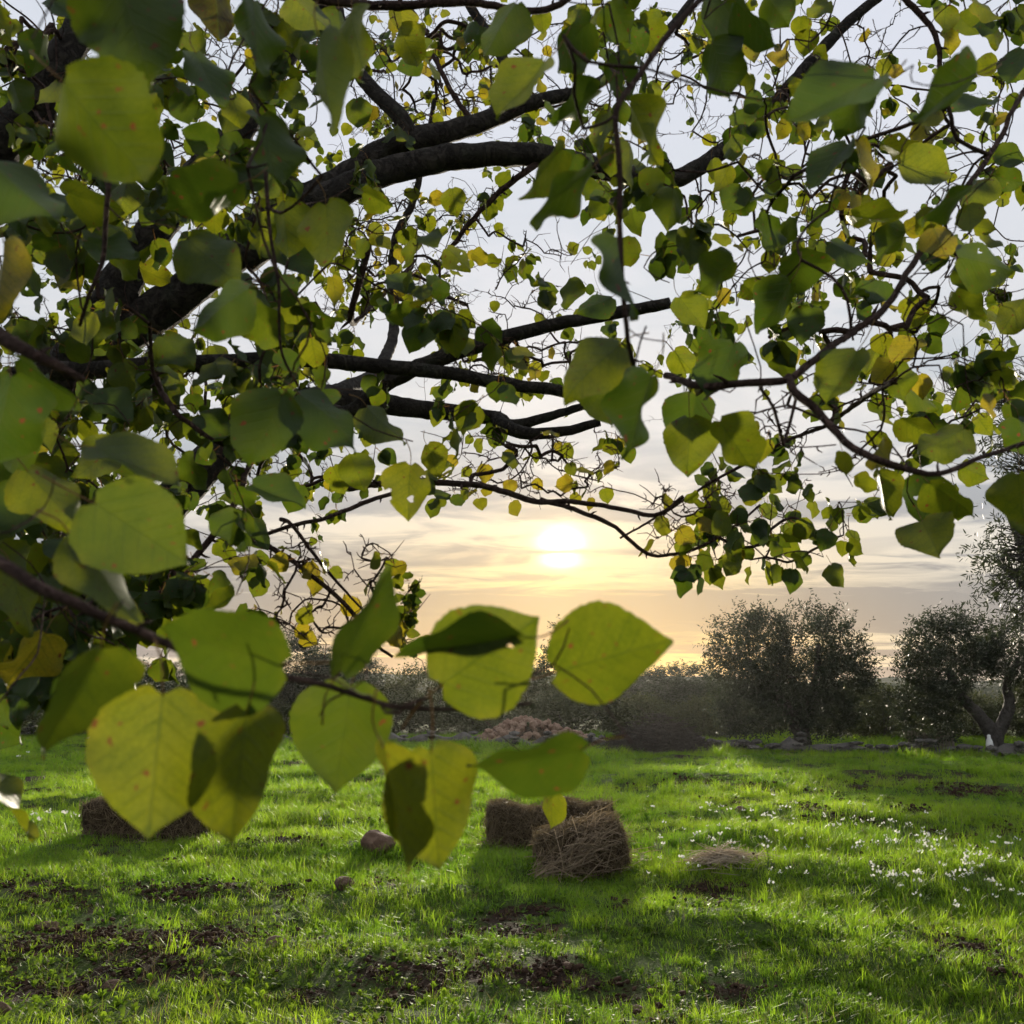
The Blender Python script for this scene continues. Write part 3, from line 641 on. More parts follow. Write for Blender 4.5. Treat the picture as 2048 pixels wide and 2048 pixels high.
def straw_strand(mb, p, d, L, wd, r, bend=.15):
    s = norm(np.cross(d, r.normal(size=3))); b = r.normal(size=3)*bend*L
    pts = [p, p+d*L*.5+b*.5, p+d*L+b*.2]
    V = []
    for i, q in enumerate(pts): k = wd*(1 if i < 2 else .5); V += [q-s*k/2, q+s*k/2]
    mb.add(V, [(0, 1, 3, 2), (2, 3, 5, 4)], 0, float(np.clip(.5+.3*r.normal(), 0, 1)))
def hay_bale(px, py, W, D, Hh, rz, label, seed, sag=.0, loose=0, tilt=0.0, ns=3200):
    g = on_ground(px, py); c = np.array([g[0], g[1]+D*.5, 0]); c[2] = H(c[0], c[1])-.04
    e = empty('hay_bale', c, rz); e.rotation_euler = (0, tilt, rz); setp(e, label, 'hay bale', 'hay bales in the field'); r = np.random.default_rng(seed)
    nx, ny, nz = 12, 7, 6; 
    def surf(u, v, wv):   # u,v,w in [-1,1] -> rounded, lumpy bale
        p = np.array([u, v, wv]); q = np.sign(p)*np.abs(p)**1.0; k = (np.abs(p)**5).sum()**(1/5); q = p/max(k, 1e-6)*max(abs(u), abs(v), abs(wv))
        n = 1+.24*(fbm(np.array([u*1.6+seed+wv*.7]), np.array([v*1.6+wv*1.3+seed*2]), 3)[0]-.5)
        x = q[0]*W/2*n; y = q[1]*D/2*n; z = (q[2]*.5+.5)*Hh*(1+.10*(n-1)*6)
        z *= 1-sag*math.exp(-((u-.15)/.35)**2)*(.5+.5*wv); z *= 1-.12*max(0, u)*(.5+.5*wv)*(1 if sag else 0)
        return np.array([x, y, z])
    mb = MB()
    def face(fn, na, nb):
        V = [fn(a/na*2-1, b/nb*2-1) for a in range(na+1) for b in range(nb+1)]
        mb.add(V, [(a*(nb+1)+b, (a+1)*(nb+1)+b, (a+1)*(nb+1)+b+1, a*(nb+1)+b+1) for a in range(na) for b in range(nb)])
    face(lambda a, b: surf(a, b, 1), nx, ny); face(lambda a, b: surf(a, -1, b), nx, nz); face(lambda a, b: surf(a, 1, -b), nx, nz); face(lambda a, b: surf(1, a, b), ny, nz); face(lambda a, b: surf(-1, -a, b), ny, nz)
    child('bale_core', mb.mesh('bale_core', M_HAY), e)
    ms = MB()
    for i in range(ns):
        s = r.random(); u, v, q = r.uniform(-1, 1, 3)
        if s < .38: p = surf(u, -1, q); n = np.array([0, -1, 0])
        elif s < .70: p = surf(u, v, 1); n = np.array([0, 0, 1])
        else: sg = 1 if s > .85 else -1; p = surf(sg, v, q); n = np.array([sg, 0, 0])
        d = r.normal(size=3); d[2] *= 1.2; d = norm(d-n*(d@n)*.82+n*.22*r.random()); L = r.uniform(.06, .20)
        straw_strand(ms, p-d*L*.4+n*.006, d, L, r.uniform(.003, .0075), r)
    child('straw', ms.mesh('bale_straw', M_STRAW, False, 'tint'), e); ms = MB()
    for i in range(loose):   # loose sheaf spilling off the broken bale
        u = r.uniform(-1, 1); p = np.array([-W*.72+r.random()*W*.95, -D*.55+r.normal()*.07, Hh*.1+.03]); p[2] = Hh*(.25+.55*(p[0]/W+.72)/.95)+r.normal()*.07
        d = norm(np.array([.75+.5*r.normal(), .3*r.normal(), .15+.45*r.normal()])); L = r.uniform(.12, .36)
        straw_strand(ms, p-d*L*.3, d, L, r.uniform(.004, .007), r, .12)
    for i in range(150):   # broken stalks lying round the foot of the bale
        a = r.uniform(0, 6.283); k = 1+abs(r.normal())*.35; p = np.array([W*.52*k*math.cos(a), D*.55*k*math.sin(a), .05+.03*r.random()]); d = norm(np.array([r.normal(), r.normal(), .15*r.normal()])); straw_strand(ms, p, d, r.uniform(.08, .25), .005, r)
    child('loose_straw', ms.mesh('spilled_straw', M_STRAW2, False, 'tint'), e)
hay_bale(280, 1682, 1.30, .55, .47, .03, 'long dark hay bale alone in the grass at the left', 1, .14)
hay_bale(1034, 1704, .58, .45, .46, .16, 'hay bale at the back of the right hand group, on its left side', 2, .10, 0, .07)
hay_bale(1168, 1688, .66, .45, .44, -.1, 'hay bale at the back of the right hand group, on its right side', 3, .12, 0, -.09)
hay_bale(1178, 1758, .70, .42, .44, .25, 'broken hay bale in front of the pair, its hay spilling loose', 4, 0, 700, -.22, 3200)

def straw_clump():
    g = on_ground(1452, 1752); e = empty('straw_clump', g); setp(e, 'flat scatter of pale dry straw in the grass right of the hay bales', 'straw'); r = np.random.default_rng(6); mb = MB()
    for i in range(620):
        a = r.uniform(0, 6.283); s = abs(r.normal())*.42; x = .36*s*math.cos(a); y = .30*s*math.sin(a)+.12; z = .065*math.exp(-s*s*1.2)*r.uniform(.2, 1.1)+.05+H(g[0]+x, g[1]+y)-g[2]
        d = norm(np.array([r.normal(), r.normal()*.7, r.normal()*.22])); straw_strand(mb, np.array([x, y, z])-d*.1, d, r.uniform(.12, .34), r.uniform(.004, .008), r, .18)
    child('straw', mb.mesh('loose_straw', M_STRAW3, False, 'tint'), e)
straw_clump()

# ------------------------------------------------------------------ grass
def blade_material(name, c1, c2, t1, t2, tf=.5, spec=.12, rough=.55):
    m, t, o = mat(name); a = t.node('ShaderNodeAttribute', attribute_name='tint', attribute_type='INSTANCER'); b_ = t.node('ShaderNodeAttribute', attribute_name='blade')
    f = t.m('ADD', t.m('MULTIPLY', a.outputs['Fac'], .7), t.m('MULTIPLY', b_.outputs['Fac'], .3), clamp=True)
    pb = principled(t, t.mix(f, c1, c2), rough, spec); tr = t.node('ShaderNodeBsdfTranslucent'); t.l.new(t.mix(f, t1, t2), tr.inputs[0])
    mx = t.node('ShaderNodeMixShader'); mx.inputs[0].default_value = tf; t.l.new(pb.outputs[0], mx.inputs[1]); t.l.new(tr.outputs[0], mx.inputs[2]); t.l.new(mx.outputs[0], o.inputs[0]); return m
M_GRASS = blade_material('grass_blade', (.035, .085, .010), (.095, .16, .018), (.16, .36, .018), (.46, .64, .028), .62, .15, .42)
M_WEED = blade_material('weed_leaf', (.035, .07, .012), (.08, .115, .02), (.12, .28, .018), (.30, .44, .025))
M_DRY = blade_material('dry_blade', (.10, .085, .035), (.20, .16, .07), (.2, .17, .06), (.32, .25, .1))
def tuft(name, seed, n, rad, h0, h1, wd, lean, m, dry=0, segs=3):
    r = np.random.default_rng(seed); mb = MB()
    for i in range(n):
        a = r.uniform(0, 6.283); s = rad*math.sqrt(r.random()); p = np.array([s*math.cos(a), s*math.sin(a), -.01]); h = r.uniform(h0, h1)
        az = r.uniform(0, 6.283); ln = lean*r.uniform(.3, 1.3); d = np.array([math.cos(az), math.sin(az), 0]); sd = np.array([-d[1], d[0], 0]); wv = wd*r.uniform(.7, 1.3); V = []; f = []
        for k in range(segs):
            t = k/segs; q = p+np.array([0, 0, h*(t-.28*ln*t*t)])+d*h*ln*t*t; ww = wv*(1-.55*t) ; V += [q-sd*ww/2, q+sd*ww/2]
        t = 1.0; V.append(p+np.array([0, 0, h*(1-.28*ln)])+d*h*ln)
        for k in range(segs-1): f.append((2*k, 2*k+1, 2*k+3, 2*k+2))
        f.append((2*segs-2, 2*segs-1, 2*segs)); mb.add(V, f, 1 if i < dry else 0, r.random())
    return mb.mesh(name, [m, M_DRY], True, 'blade')
def rosette(name, seed, n, L0, L1, m, e0=.25):
    r = np.random.default_rng(seed); mb = MB()
    for i in range(n):
        az = i/n*6.283+r.normal()*.3; d = np.array([math.cos(az), math.sin(az), 0]); sd = np.array([-d[1], d[0], 0]); L = r.uniform(L0, L1); el = r.uniform(e0, e0+.65); V = []; f = []
        for t, ww in ((0, .05), (.35, .16), (.65, .24), (.88, .15)):
            q = d*L*t*math.cos(el)+np.array([0, 0, L*(t*math.sin(el)-.30*t*t)]); V += [q-sd*L*ww/2+np.array([0, 0, L*ww*.15]), q, q+sd*L*ww/2+np.array([0, 0, L*ww*.15])]
        V.append(d*L*math.cos(el)+np.array([0, 0, L*(math.sin(el)-.32)]))
        for k in range(3): f += [(3*k, 3*k+1, 3*k+4, 3*k+3), (3*k+1, 3*k+2, 3*k+5, 3*k+4)]
        f += [(9, 10, 12), (10, 11, 12)]; mb.add(V, f, 0, r.random())
    return mb.mesh(name, [m], True, 'blade')
def clover(name, seed, n, m):
    r = np.random.default_rng(seed); mb = MB()
    for i in range(n):
        p = np.array([r.normal()*.06, r.normal()*.06, r.uniform(.015, .06)]); a0 = r.uniform(0, 6.283); tl = r.normal(size=2)*.4
        for k in range(3):
            a = a0+k*2.09; d = np.array([math.cos(a), math.sin(a), 0]); d[2] = d[0]*tl[0]+d[1]*tl[1]; sd = np.array([-d[1], d[0], 0]); sd[2] = sd[0]*tl[0]+sd[1]*tl[1]; L = r.uniform(.012, .022)
            mb.add([p, p+d*L*.6+sd*L*.45, p+d*L, p+d*L*.6-sd*L*.45], [(0, 1, 2, 3)], 0, r.random())
    return mb.mesh(name, [m], True, 'blade')
M_SOIL = plain('soil_clod', (.050, .030, .020), .95, .05, .5, 14)
def clods(name, seed):
    r = np.random.default_rng(seed); mb = MB(); t = (1+5**.5)/2; base = np.array([(-1, t, 0), (1, t, 0), (-1, -t, 0), (1, -t, 0), (0, -1, t), (0, 1, t), (0, -1, -t), (0, 1, -t), (t, 0, -1), (t, 0, 1), (-t, 0, -1), (-t, 0, 1)])/1.9
    fc = [(0, 11, 5), (0, 5, 1), (0, 1, 7), (0, 7, 10), (0, 10, 11), (1, 5, 9), (5, 11, 4), (11, 10, 2), (10, 7, 6), (7, 1, 8), (3, 9, 4), (3, 4, 2), (3, 2, 6), (3, 6, 8), (3, 8, 9), (4, 9, 5), (2, 4, 11), (6, 2, 10), (8, 6, 7), (9, 8, 1)]
    for i in range(26):
        q = .004+.014*r.random()**3; mb.add(base*q*r.uniform(.6, 1.3, (12, 1))*np.array([1.2, 1, .8])+np.array([r.normal()*.07, r.normal()*.07, q*.3]), fc)
    return mb.mesh(name, [M_SOIL], False, 'blade')
def make_grass():
    tcol = bpy.data.collections.new('grass_tufts')
    defs = [tuft('tuft0', 1, 34, .10, .05, .11, .0045, .9, M_GRASS), tuft('tuft1', 2, 34, .10, .06, .14, .0045, .7, M_GRASS, 1), tuft('tuft2', 3, 30, .09, .04, .09, .005, 1.2, M_GRASS, 1), tuft('tuft3', 4, 26, .07, .10, .20, .006, .75, M_GRASS, 1),
            tuft('tuft4', 5, 14, .08, .06, .13, .006, 1.0, M_WEED, 1), rosette('tuft5', 6, 9, .05, .11, M_WEED), rosette('tuft6', 7, 7, .07, .14, M_WEED), clover('tuft7', 8, 34, M_WEED), tuft('tuft8', 9, 12, .10, .07, .17, .003, 1.3, M_GRASS, 7), clods('tuft9', 31), clods('tuft10', 32), rosette('tuft11', 12, 12, .06, .10, M_WEED, .9)]
    for i, me in enumerate(defs): o = bpy.data.objects.new('grass_tuft_%02d' % i, me); tcol.objects.link(o)
    zones = [(3.2, 6.2, 330, 1.0), (6.2, 9.5, 230, 1.05), (9.5, 14, 120, 1.25), (14, 20, 62, 1.6), (20, 33, 32, 2.0)]
    PX = []; 
    for y0, y1, den, s in zones:
        wmax = y1*.62+1.2; n = int(den*(y1-y0)*2*wmax); x = rng.uniform(-wmax, wmax, n); y = rng.uniform(y0, y1, n)
        k = np.abs(x) < y*.60+1.0; PX.append(np.stack([x[k], y[k], np.full(k.sum(), s)], 1))
    A = np.concatenate(PX); x, y, s = A.T
    dm = dirtmask(x, y); lush = fbm(x*.55+90, y*.55+33, 3)
    rightness = np.clip((x/(y*.54)+.25)*1.1, 0, 1)           # the right of the field is lusher, the left thin and weedy
    leftfront = np.clip((8.5-y)/3, 0, 1)*(1-rightness)
    clod = (rng.random(len(x)) < np.clip(dm*1.1-.25, 0, .6)) & (y < 16)
    cx, cyy, cs = x[clod], y[clod], s[clod]
    keep = rng.random(len(x)) > np.clip(dm*1.0-.05, 0, .90); keep &= rng.random(len(x)) > leftfront*.42
    x, y, s, dm, lush, rightness, leftfront = [v[keep] for v in (x, y, s, dm, lush, rightness, leftfront)]
    n = len(x)
    pw = .16+.22*np.clip((8.5-y)/2.5, 0, 1)+.35*leftfront+.55*dm; idx = rng.choice([0, 1, 2], n)
    tall = (rng.random(n) < .10+.42*np.clip((lush-.5)*4, 0, 1)*rightness); idx[tall] = rng.choice([1, 3], tall.sum())
    wd = rng.random(n) < pw; idx[wd] = rng.choice([4, 5, 5, 6, 6, 7, 8, 8, 11, 11], wd.sum())
    sc_ = s*(.32+.80*lush)*rng.uniform(.75, 1.25, n)*(1-.35*dm)
    m_ = len(cx); x = np.concatenate([x, cx]); y = np.concatenate([y, cyy]); idx = np.concatenate([idx, rng.choice([9, 10], m_)]); sc_ = np.concatenate([sc_, cs*rng.uniform(.7, 1.4, m_)]); n = len(x)
    me = bpy.data.meshes.new('grass'); me.vertices.add(n); me.vertices.foreach_set('co', np.stack([x, y, height(x, y)], 1).ravel())
    def at(nm, typ, val, key='value'):
        a = me.attributes.new(nm, typ, 'POINT'); a.data.foreach_set(key, np.ascontiguousarray(val).ravel())
    at('rot', 'FLOAT_VECTOR', np.stack([rng.normal(0, .12, n), rng.normal(0, .12, n), rng.uniform(0, 6.283, n)], 1).astype(np.float32), 'vector')
    at('scl', 'FLOAT', sc_.astype(np.float32)); at('idx', 'INT', idx.astype(np.int32))
    at('tint', 'FLOAT', np.clip(.42+1.5*(fbm(x*1.1+11, y*1.1+77, 3)-.45)+.16*rng.normal(size=n), 0, 1).astype(np.float32))
    o = link('grass', me); setp(o, 'short bright green grass and weeds covering the field', 'grass', kind='stuff')
    ng = bpy.data.node_groups.new('scatter', 'GeometryNodeTree'); ng.interface.new_socket('Geometry', in_out='INPUT', socket_type='NodeSocketGeometry'); ng.interface.new_socket('Geometry', in_out='OUTPUT', socket_type='NodeSocketGeometry')
    N = ng.nodes; L = ng.links; gi = N.new('NodeGroupInput'); go = N.new('NodeGroupOutput'); ip = N.new('GeometryNodeInstanceOnPoints'); ci = N.new('GeometryNodeCollectionInfo'); ci.inputs['Collection'].default_value = tcol; ci.inputs['Separate Children'].default_value = True; ci.inputs['Reset Children'].default_value = True
    def na(nm, typ): a = N.new('GeometryNodeInputNamedAttribute'); a.data_type = typ; a.inputs[0].default_value = nm; return a.outputs[0]
    L.new(gi.outputs[0], ip.inputs['Points']); L.new(ci.outputs[0], ip.inputs['Instance']); ip.inputs['Pick Instance'].default_value = True
    L.new(na('idx', 'INT'), ip.inputs['Instance Index']); L.new(na('rot', 'FLOAT_VECTOR'), ip.inputs['Rotation']); L.new(na('scl', 'FLOAT'), ip.inputs['Scale']); L.new(ip.outputs[0], go.inputs[0])
    md = o.modifiers.new('scatter', 'NODES'); md.node_group = ng
    print('tufts', n)
make_grass()

# ------------------------------------------------------------------ white flowers
def flower_mesh(seed, nf):
    r = np.random.default_rng(seed); mb = MB()
    top = np.array([r.normal()*.02, r.normal()*.02, r.uniform(.17, .26)]); tube(mb, catmull(np.array([(0, 0, -.02), top*.5+np.array([.01, 0, 0]), top]), 3), .0035, 4, mi=1)
    for i in range(3):
        a = r.uniform(0, 6.28); d = np.array([math.cos(a), math.sin(a), 0]); L = r.uniform(.12, .22); s = np.array([-d[1], d[0], 0])*.005; mb.add([-s, s, d*L*.25+s+np.array([0, 0, L*.7]), d*L*.25-s+np.array([0, 0, L*.7]), d*L*.6+np.array([0, 0, L*.9])], [(0, 1, 2, 3), (3, 2, 4)], 1)
    for k in range(nf):
        c = top+r.normal(size=3)*np.array([.018, .018, .012]); ax = norm(np.array([r.normal()*.8, r.normal()*.8-.4, .5])); u = norm(np.cross(ax, [0, 0, 1.0])); v = np.cross(ax, u); R_ = r.uniform(.014, .020)
        for j in range(6):
            a = j*1.0472; d = u*math.cos(a)+v*math.sin(a); s = -u*math.sin(a)+v*math.cos(a); mb.add([c, c+d*R_*.6+s*R_*.36+ax*.003, c+d*R_+ax*.001, c+d*R_*.6-s*R_*.36+ax*.003], [(0, 1, 2, 3)], 0)
    return mb.mesh('narcissus', [M_PETAL, M_STEM], True)
FLOW = [flower_mesh(100+i, n) for i, n in enumerate((3, 4, 5, 6))]
fl = [(180, 670), (205, 715), (250, 685), (365, 710), (190, 775), (140, 835), (175, 820), (210, 825), (230, 835), (255, 825), (330, 850), (270, 885), (430, 765), (390, 780), (495, 770), (500, 735), (525, 735), (590, 715), (630, 705), (660, 680), (660, 735), (565, 800), (480, 815), (555, 848), (475, 900), (515, 940), (520, 985), (585, 1020), (85, 1020), (35, 1000),
      (925, 715), (1000, 710), (1065, 695), (1100, 720), (1010, 745), (975, 675), (1155, 710), (1190, 740), (1380, 770), (1360, 815), (1095, 860), (1145, 840), (1155, 890), (1185, 850), (1215, 870), (1245, 860), (1200, 890), (1330, 860), (1355, 855), (1390, 855), (1405, 865), (1385, 905), (1480, 870), (1450, 885), (1505, 830), (1610, 920), (1635, 950), (1620, 960), (1690, 940), (1715, 940), (1755, 880), (1810, 905), (1860, 880), (1820, 950), (1870, 1015), (1745, 1000), (1780, 1000), (1610, 1050), (1660, 1070), (1510, 1040), (1605, 1090), (1550, 1180), (1600, 1170), (1570, 1210), (1325, 1105), (1270, 1040), (1255, 995), (1190, 1000), (1125, 980), (1080, 970), (1100, 1010), (1130, 1040), (995, 895), (865, 910), (870, 795), (910, 790), (1920, 1090), (1880, 1040), (1540, 1120), (1700, 1110), (-60, 770), (-90, 850), (-120, 690), (-40, 900), (-140, 640), (-75, 950)]
fl = fl+[(a+random.gauss(0, 95), b+random.gauss(0, 36)) for a, b in fl if a > 0]
for i, (zx, zy) in enumerate(fl):
    px, py = 1348+zx*.3623, 1348+zy*.3623; g = G(px, py, .22)
    for _ in range(3): g = G(px, py, H(g[0], g[1])+.2)
    o = link('white_narcissus', FLOW[i % 4]); o.location = (g[0], g[1], H(g[0], g[1])); o.rotation_euler = (random.uniform(-.15, .15), random.uniform(-.15, .15), random.uniform(0, 6.28)); o.scale = (.48+.26*random.random(),)*3
    if px < 1335: setp(o, 'small white narcissus flowering just right of the hay bales', 'flower', 'white flowers beside the hay bales')
    elif px < 1580: setp(o, 'small white narcissus flowering behind the straw scatter', 'flower', 'white flowers behind the straw scatter')
    else: setp(o, 'small white narcissus flowering on the right half of the field', 'flower', 'white flowers on the right of the field')
for i, (px, py) in enumerate([(38, 1516), (55, 1510), (180, 1480), (100, 1625), (74, 1640), (136, 1634), (140, 1645), (60, 1628), (640, 1655), (30, 1600)]):
    g = G(px, py, .15); o = link('white_narcissus', FLOW[i % 4]); o.location = (g[0], g[1], H(g[0], g[1])); o.rotation_euler = (0, 0, i); setp(o, 'small white narcissus in the grass around the lone hay bale', 'flower', 'white flowers around the lone hay bale')

# ------------------------------------------------------------------ evening haze
def make_haze():
    mb = MB(); X, Y0, Y1, Z0, Z1 = 2300, -2300, 2300, -3.5, 8.2
    v = [(x, y, z) for x in (-X, X) for y in (Y0, Y1) for z in (Z0, Z1)]
    mb.add(v, [(0, 1, 3, 2), (4, 6, 7, 5), (0, 4, 5, 1), (2, 3, 7, 6), (0, 2, 6, 4), (1, 5, 7, 3)])
    m, t, o = mat('haze'); pv = t.node('ShaderNodeVolumePrincipled'); pv.inputs['Color'].default_value = (.92, .90, .86, 1); pv.inputs['Density'].default_value = HAZE; pv.inputs['Anisotropy'].default_value = .76
    t.l.new(pv.outputs[0], o.inputs['Volume'])
    setp(link('haze', mb.mesh('haze', m, False)), 'thin evening haze over the field', 'haze', kind='stuff')
HAZE = .00014
make_haze()

# ------------------------------------------------------------------ the apricot tree
ZO = {'A': (0, 0), 'B': (680, 0), 'C': (1348, 0), 'D': (0, 680), 'E': (680, 680), 'F': (1348, 680), 'G': (0, 1348), 'H': (680, 1348)}
def Z(k, x, y): return ZO[k][0]+x*.36232, ZO[k][1]+y*.36232
# leaf outlines: half width over length
LT = np.array([-.06, -.03, .0, .05, .12, .22, .34, .46, .58, .70, .80, .88, .94, 1.0]); LW = np.array([.10, .19, .255, .345, .425, .475, .490, .470, .420, .335, .235, .130, .055, .0])
def leaf_shape(name, seed, nt, nw, m, petiole=True, hole=None, serr=.014, calm=False):
    """ovate leaf: base at the origin, tip at +Y (length 1), stalk behind the base"""
    r = np.random.default_rng(seed); fold = r.uniform(.02, .42); curl = r.uniform(-.45, .45); wave = r.uniform(.03, .085); ph = r.uniform(0, 6.28, 3); tw = r.normal()*.22; lat = r.uniform(-.25, .35); asym = r.normal()*.04; tipc = r.uniform(-.6, .5)
    if calm: fold = .06+.1*r.random(); curl = r.uniform(-.12, .12); wave = .03; tw *= .4; tipc *= .4
    ts = np.interp(np.linspace(0, 1, nt+1), np.linspace(0, 1, len(LT)), LT); V = []; U = []
    for i, t in enumerate(ts):
        hw = np.interp(t, LT, LW)*(1+r.normal()*serr*(1 if i < nt else 0))
        for j in range(nw+1):
            u = j/nw*2-1; a = abs(u); x = u*hw*(1+asym*np.sign(u))
            yy = t
            if t < .04: yy = t*a**1.5+(0.0 if a > 0 else 0)*1 if t < 0 else t   # heart-shaped base
            z = fold*abs(x)+curl*t*t+lat*x*x*(1 if fold < .2 else -.4)+wave*a**2*math.sin(t*11+ph[0]+(2.1 if u > 0 else 0))+.02*math.sin(t*7+ph[1])*a+tw*x*t+tipc*max(0, t-.75)**2*3
            if i % 2 and a > .99: x *= 1-serr*1.6
            V.append((x, yy, z)); U.append((.5+u*hw, (t+.06)/1.06))
    f = []; eaten = set()
    for k, v in enumerate(V):
        for hx, hy, hr in (hole or ()):
            dx, dy = v[0]-hx, v[1]-hy; q = math.hypot(dx, dy); rr = hr*(1+.3*math.sin(3*math.atan2(dy, dx)+seed))
            if q < rr: eaten.add(k); V[k] = (hx+dx/max(q, 1e-4)*rr, hy+dy/max(q, 1e-4)*rr, v[2])
    for i in range(nt):
        for j in range(nw):
            q = (i*(nw+1)+j, i*(nw+1)+j+1, (i+1)*(nw+1)+j+1, (i+1)*(nw+1)+j)
            if all(k in eaten for k in q): continue
            f.append(q)
    nl = len(V); mb = MB(); mb.add(V, f, 0)
    if petiole:
        L = r.uniform(.35, .55); s = r.normal()*.12; pp = catmull(np.array([(0, .02, .0), (s*.3, -L*.5, -.04), (s, -L, .03)]), 3); tube(mb, pp, np.linspace(.007, .010, len(pp)), 5, mi=1)
    me = mb.mesh(name, [m, M_PET], True)
    uv = me.uv_layers.new(name='UVMap'); UU = np.array(U+[(.5, 0)]*(mb.nv-nl)); li = np.zeros(len(me.loops), int); me.loops.foreach_get('vertex_index', li); uv.data.foreach_set('uv', UU[li].ravel())
    return me
HOLES = {5: [(.5, .42, .07)], 7: [(-.47, .62, .08), (.16, .3, .035)], 9: [(.14, .45, .06)], 10: [(-.12, .62, .07), (.26, .42, .055)], 11: [(.46, .5, .10), (-.44, .3, .09)], 12: [(.05, .6, .07), (-.42, .55, .10), (.3, .2, .06)]}
LEAFV = [leaf_shape('leaf_shape', 200+i, 40, 16, M_LEAF, True, HOLES.get(i), .012) for i in range(14)]
LEAFV += [leaf_shape('leaf_shape', 260+i, 40, 16, M_LEAF, True, {3: [(-.10, .62, .06), (.26, .40, .05)]}.get(i), .010, True) for i in range(4)]

